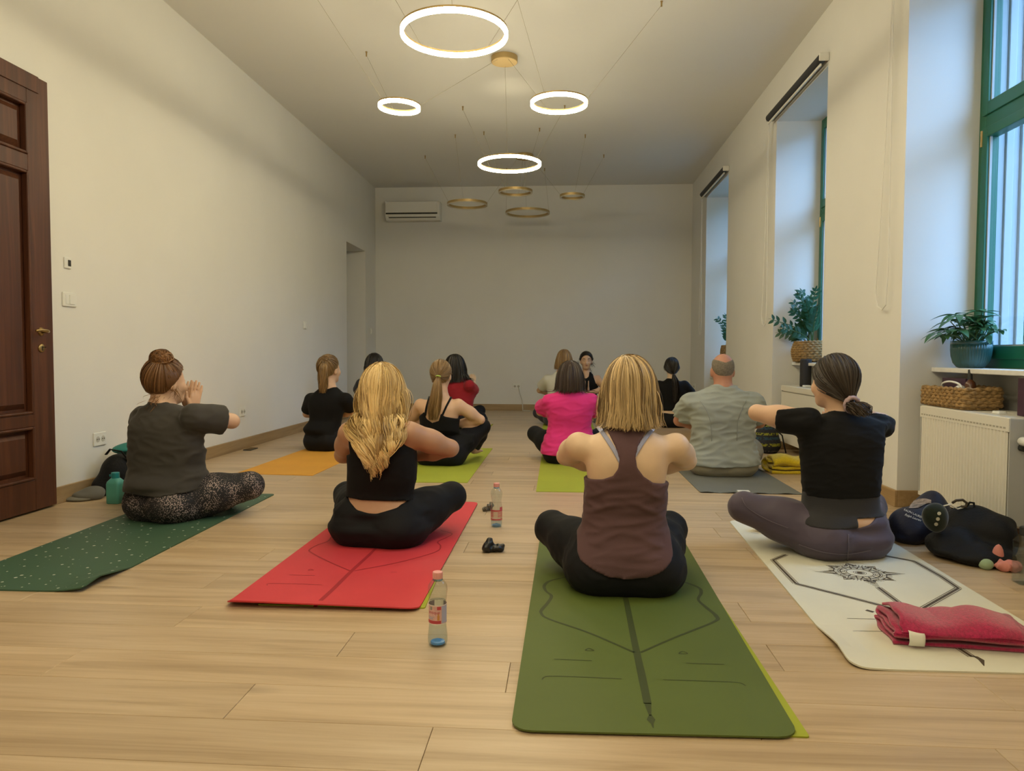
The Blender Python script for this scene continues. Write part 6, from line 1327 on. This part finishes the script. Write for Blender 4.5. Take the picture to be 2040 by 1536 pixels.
# ---- patterned rucksack near radiator 2
def stripe_mat():
    m = bpy.data.materials.new('striped_rucksack_cloth'); m.use_nodes = True; nt = m.node_tree; b = nt.nodes['Principled BSDF']; L = nt.links.new; tc = nd(nt, 'TexCoord'); sp_ = nd(nt, 'SeparateXYZ'); L(tc.outputs['Object'], sp_.inputs[0])
    mr = nd(nt, 'MapRange'); mr.inputs['From Min'].default_value = 0.0; mr.inputs['From Max'].default_value = .30; L(sp_.outputs[2], mr.inputs['Value']); r = nd(nt, 'ValToRGB'); r.color_ramp.interpolation = 'CONSTANT'; e = r.color_ramp.elements; e[0].color = (.012, .012, .015, 1); e[1].position = .05; e[1].color = (.10, .09, .08, 1)
    for p_, c_ in ((.09, (.012, .012, .016)), (.22, (.28, .27, .02)), (.31, (.02, .022, .035)), (.42, (.02, .06, .09)), (.5, (.015, .016, .024)), (.55, (.26, .26, .02)), (.62, (.02, .02, .03)), (.72, (.02, .07, .10)), (.80, (.30, .28, .03)), (.86, (.015, .03, .05))): q = e.new(p_); q.color = (*c_, 1)
    vo = nd(nt, 'TexNoise', Scale=60.0); L(tc.outputs['Object'], vo.inputs['Vector']); mx = nd(nt, 'MixRGB'); cr = nd(nt, 'ValToRGB'); cr.color_ramp.elements[0].position = .44; cr.color_ramp.elements[1].position = .52; L(vo.outputs['Fac'], cr.inputs[0]); L(cr.outputs[0], mx.inputs[0]); mx.inputs[1].default_value = (.014, .014, .018, 1); L(mr.outputs[0], r.inputs[0]); L(r.outputs[0], mx.inputs[2]); L(mx.outputs[0], b.inputs['Base Color']); b.inputs['Roughness'].default_value = .8; return m
rk = thing('rucksack', 'dark rucksack with yellow and teal striped pattern by the middle radiator', 'bag', (1.80, 6.75, 0))
r1 = at(1526, 890, 6.75)
blob('bag_body', '', '', [((r1[0] + .02, 6.78, .08), (.125, .09, .10)), ((r1[0] + .02, 6.79, .17), (.105, .075, .09))], .009, stripe_mat(), .004, (15, 40), 2, parent=rk)
MB().tube([(r1[0] + .07, 6.70, .22), (r1[0] + .12, 6.68, .17), (r1[0] + .135, 6.67, .09), (r1[0] + .15, 6.66, .015)], .016, 8, flat=.4).build('strap', M_bagblk, rk, smooth=True)
MB().tube([(r1[0] - .05, 6.72, .24), (r1[0], 6.69, .275), (r1[0] + .06, 6.71, .245)], .009, 8).build('handle', M_bagblk, rk, smooth=True)

# ---- black speaker on radiator 2
sp0 = atx(1604.5, 768, 2.13); sp_t = thing('speaker', 'black cylindrical speaker standing on the middle radiator', 'speaker', (2.13, sp0[1], .612))
MB().lathe([(.046, 0), (.048, .004), (.048, .232), (.044, .238)], (2.13, sp0[1], .612), 36).build('speaker_body', mat('speaker_mesh', (.022, .022, .028), .7, bump=.3, bscale=900), sp_t, smooth=False)
MB().lathe([(.042, .236), (.042, .240), (.036, .241)], (2.13, sp0[1], .612), 30).build('top_plate', M_dark, sp_t)
tag(boxes(((2.07, sp0[1] - .16, .611), (2.13, sp0[1] - .10, .628))).build('soap_dish', M_white, None, bevel=.006), 'small white dish beside the black speaker on the radiator', 'dish')

# ---- wicker basket with odds and ends on radiator 1
M_wick = mat('seagrass_weave', (.33, .20, .075), .8, var=.45, vscale=55, bump=.5, bscale=160)
def coil(path_fn, rows, z0, dz, r, per, wv=.12, seed=1, name='woven_wall', parent=None):
    P = []; R_ = []; n = 110; rs = np.random.RandomState(seed)
    for i in range(rows * n + 1):
        t = i / n; x, y = path_fn(t % 1.0, t / rows); P.append((x, y, z0 + dz * t)); R_.append(r * (1 + wv * math.sin(2 * PI * t * per + (int(t) % 2) * PI)))
    return MB().tube(P, R_, 7).build(name, M_wick, parent, smooth=True)
bx0, bx1, by0, by1 = 2.05, 2.24, 3.90, 4.36
bk = thing('wicker_basket', 'rectangular seagrass basket on the near radiator', 'basket', ((bx0 + bx1) / 2, (by0 + by1) / 2, .608))
rr_ = rrect(((bx0 + bx1) / 2, (by0 + by1) / 2), (bx1 - bx0) / 2, (by1 - by0) / 2, .03, 8); rr_ = np.array(rr_ + [rr_[0]]); cl_ = np.concatenate([[0], np.cumsum(np.linalg.norm(np.diff(rr_, axis=0), axis=1))]); cl_ /= cl_[-1]
coil(lambda t, f_: (np.interp(t, cl_, rr_[:, 0]), np.interp(t, cl_, rr_[:, 1])), 6, .622, .0165, .0108, 26, .35, parent=bk)
loft_rr([((bx1 - bx0) / 2 - .004, (by1 - by0) / 2 - .004, .03, 0), ((bx1 - bx0) / 2 - .004, (by1 - by0) / 2 - .004, .03, .012)], ((bx0 + bx1) / 2, (by0 + by1) / 2, .610)).build('basket_base', M_wick, bk)
tag(boxes(((2.14, 4.07, .623), (2.17, 4.31, .765))).build('book', mat('purple_cover', (.055, .022, .045), .5), None, bevel=.002), 'dark purple book standing in the seagrass basket', 'book')
bt = thing('spray_bottle', 'brown bottle with black cap leaning in the seagrass basket', 'bottle', (2.13, 3.99, .623))
MT2 = Matrix.Translation((2.13, 3.99, .640)) @ Matrix.Rotation(-.22, 4, 'X') @ Matrix.Rotation(.05, 4, 'Y')
def lathe_at(prof, M, n=24): m_ = MB().lathe(prof, (0, 0, 0), n); m_.v = [tuple(M @ Vector(p_)) for p_ in m_.v]; return m_
lathe_at([(.020, 0), (.026, .003), (.026, .095), (.024, .108), (.012, .122), (.010, .126)], MT2).build('bottle_body', mat('amber_glass', (.10, .035, .012), .2), bt, smooth=True)
lathe_at([(.0115, .124), (.0115, .150), (.009, .165), (.0085, .178)], MT2).build('cap', M_dark, bt, smooth=False)
tag(MB().tube(smooth_path([(2.10, 4.22, .700), (2.09, 4.20, .735), (2.09, 4.12, .748), (2.10, 4.05, .735), (2.10, 4.02, .70), (2.11, 4.05, .66)], 6), .006, 8).build('cable', M_chain, None, smooth=True), 'white cable looped in the seagrass basket', 'cable')
blob('tissue', 'white crumpled tissue in the seagrass basket', 'tissue', [((2.115, 4.07, .70), (.026, .026, .03)), ((2.115, 4.07, .67), (.024, .026, .05))], .006, mat('tissue_paper', (.75, .75, .73), .9), .004, (40, 90), zmin=.623)
pb = thing('paper_bag', 'purple paper bag on the near end of the radiator', 'bag', (2.185, 3.555, .608))
loft_rr([(.055, .045, .003, 0), (.055, .045, .003, .175)], (2.185, 3.555, .609)).build('bag_body', mat('purple_paper', (.050, .016, .034), .6, var=.15, vscale=20), pb)
MB().tube(smooth_path([(2.15, 3.575, .784), (2.15, 3.575, .80), (2.15, 3.56, .812), (2.15, 3.54, .80), (2.15, 3.535, .784)], 4), .004, 6).build('handle', M_dark, pb, smooth=True)
tag(loft_rr([(.022, .03, .008, 0), (.020, .028, .008, .012)], (2.12, 3.72, .608)).build('soap_bar', M_white, None, smooth=False), 'small white soap bar on the near radiator top', 'soap')
q7 = at(1188, 815, 9.55); wb3 = thing('drinking_bottle', 'slim blue grey bottle standing beside the person facing the class', 'bottle', (q7[0], 9.55, 0))
MB().lathe([(.03, 0), (.034, .004), (.034, .19), (.02, .215), (.018, .22)], (q7[0], 9.55, 0), 20).build('bottle_body', mat('blue_grey_steel', (.10, .16, .19), .4), wb3, smooth=True)
MB().lathe([(.02, .219), (.02, .25)], (q7[0], 9.55, 0), 18).build('cap', M_dark, wb3)

# ------------------------------------------------------------------ plants on the sills
def leaf_mesh(L, W, fold=.25, droop=.25, n=5):
    vs = []; fs = []
    for i in range(n + 1):
        t = i / n; w_ = W * math.sin(PI * min(t ** .8, 1)) ** .9 * (1 if t < 1 else 0); z = -droop * L * t * t
        vs += [(-w_, t * L, z + fold * w_), (0, t * L, z), (w_, t * L, z + fold * w_)]
    for i in range(n): a = i * 3; fs += [(a, a + 1, a + 4, a + 3), (a + 1, a + 2, a + 5, a + 4)]
    me = bpy.data.meshes.new('leaf'); me.from_pydata(vs, [], fs); me.update(); me.polygons.foreach_set('use_smooth', [True] * len(me.polygons)); return me
def put(me, name, parent, M):
    o = bpy.data.objects.new(name, me); COL.objects.link(o); o.parent = parent; wv = WOFF[parent.name]; o.matrix_local = Matrix.Translation((-wv[0], -wv[1], -wv[2])) @ M; return o
def frame(p, d, up=(0, 0, 1)):
    y = Vector(d).normalized(); x = y.cross(Vector(up))
    if x.length < 1e-3: x = Vector((1, 0, 0))
    x.normalize(); z = x.cross(y); M = Matrix((x, y, z)).transposed().to_4x4(); M.translation = Vector(p); return M
def pleaf(name, col): m = leaf_mat(name, col, .15); return m
M_lf1 = pleaf('umbrella_leaf', (.045, .13, .045)); M_lf2 = pleaf('zz_leaf', (.020, .075, .028)); M_stem = mat('plant_stem', (.06, .13, .04), .6); M_soil = mat('soil', (.03, .02, .013), 1.0)
lm1 = [leaf_mesh(L, W, .3, dr) for L, W, dr in ((.11, .019, .35), (.09, .018, .25), (.10, .016, .5))]
for me in lm1: me.materials.append(M_lf1)
lm2 = [leaf_mesh(L, W, .25, dr) for L, W, dr in ((.062, .014, .15), (.052, .012, .1), (.070, .015, .2))]
for me in lm2: me.materials.append(M_lf2)
c = (2.245, 4.22, SILLZ); p1 = thing('potted_plant', 'leafy umbrella plant in ribbed teal ceramic pot on nearest sill', 'plant', c, 'potted plants on the window sills')
M_pot = mat('teal_glaze', (.030, .105, .105), .22, var=.2, vscale=12, coat=.4)
MB().lathe([(.055, 0), (.068, .006), (.085, .028), (.096, .065), (.099, .10), (.099, .132)], c, 176, ribs=44, ribd=.0020).build('pot', M_pot, p1, smooth=True)
MB().lathe([(.098, .130), (.1015, .132), (.1015, .150), (.094, .150), (.092, .128)], c, 48, cap=False).build('pot_rim', M_pot, p1, smooth=True)
MB().lathe([(.0, .128), (.093, .130)], c, 24, cap=False).build('soil', M_soil, p1)
rs = np.random.RandomState(11); st = MB()
for k in range(24):
    a = 2 * PI * k / 24 + rs.uniform(-.2, .2); el = rs.uniform(.35, 1.25); ln = rs.uniform(.10, .20); base = arr(c[0] + .03 * math.cos(a), c[1] + .03 * math.sin(a), c[2] + .13)
    d = arr(math.cos(a) * math.cos(el), math.sin(a) * math.cos(el), math.sin(el)); tip = base + d * ln + arr(0, 0, .0); tip[0] = min(tip[0], XW - .06); tip[1] = min(tip[1], 4.38)
    so = MB().tube(smooth_path([base, base + d * ln * .5 + arr(0, 0, .012), tip], 4), .0028, 6).build('stem', M_stem, p1)
    nl = rs.randint(5, 8)
    for q in range(nl):
        b_ = 2 * PI * q / nl + rs.uniform(-.2, .2); dl = d * .35 + arr(math.cos(b_), math.sin(b_), rs.uniform(-.35, .15)); sc2 = rs.uniform(.75, 1.15)
        if tip[0] + dl[0] / np.linalg.norm(dl) * .12 > XW - .02: dl[0] = -abs(dl[0]) * .5
        if tip[1] + dl[1] / np.linalg.norm(dl) * .13 > 4.425: dl[1] = -abs(dl[1]) * .5
        put(lm1[rs.randint(3)], 'leaf', p1, frame(tip, dl) @ Matrix.Scale(sc2, 4))
def zz_plant(c, lab, stems, R_, hb, seed):
    p_ = thing('potted_plant', lab, 'plant', c, 'potted plants on the window sills'); r_ = np.random.RandomState(seed); rows = max(5, int(hb / .021))
    prof = lambda f_: R_ * (.80 + .26 * math.sin(PI * (0.15 + .75 * f_)))
    coil(lambda t, f_: (c[0] + prof(f_) * math.cos(2 * PI * t), c[1] + prof(f_) * math.sin(2 * PI * t)), rows, c[2] + .011, (hb - .02) / rows, .0122, 22, .30, seed, 'woven_pot', p_)
    MB().lathe([(prof(0) * .96, 0.002), (prof(.5) * .955, hb * .5), (prof(1) * .95, hb - .01)], c, 30).build('pot_liner', mat('dark_straw', (.14, .08, .03), .9), p_, smooth=True)
    for (dx, dy, ht, lean) in stems:
        b_ = arr(c[0] + r_.uniform(-.03, .03), c[1] + r_.uniform(-.03, .03), c[2] + hb - .01); tp = b_ + arr(dx, dy, ht); md = b_ + arr(dx * .35, dy * .35, ht * .6); P = smooth_path([b_, md, tp], 9)
        MB().tube(P, np.linspace(.0065, .003, len(P)), 6).build('stem', M_stem, p_, smooth=True); n_ = len(P)
        for i in range(5, n_, 2):
            T = P[min(i + 1, n_ - 1)] - P[i - 1]; T /= np.linalg.norm(T); sd = np.cross(T, arr(.3, -1, .2)); sd /= np.linalg.norm(sd)
            for s_ in (-1, 1):
                dl = sd * s_ + T * .75 + r_.normal(size=3) * .12; f_ = i / n_; q = P[i] + dl * .06
                if q[0] > XW - .015 or q[1] > (7.03 if c[1] < 8 else 10.35): continue
                put(lm2[r_.randint(3)], 'leaf', p_, frame(P[i], dl, tuple(np.cross(sd, T))) @ Matrix.Scale(1.5 - .55 * f_, 4))
        put(lm2[0], 'leaf', p_, frame(P[-1], P[-1] - P[-2]) @ Matrix.Scale(.7, 4))
    return p_
zz_plant((2.245, 6.86, SILLZ), 'large bushy zz plant in woven pot on the middle sill', [(-.34, .02, .20, 0), (-.14, -.05, .42, 0), (-.05, .1, .46, 0), (-.22, .1, .08, 0), (-.10, -.12, .34, 0), (.02, -.1, .46, 0), (-.26, -.05, .12, 0), (.03, .05, .40, 0), (-.02, -.18, .30, 0), (-.12, .06, .36, 0), (-.08, -.06, .26, 0), (-.18, -.1, .28, 0)], .145, .20, 3)
zz_plant((2.21, 10.05, SILLZ), 'slender zz plant in small woven pot on the farthest sill', [(-.16, .05, .36, 0), (-.04, .03, .40, 0), (.03, -.08, .20, 0)], .085, .20, 6)
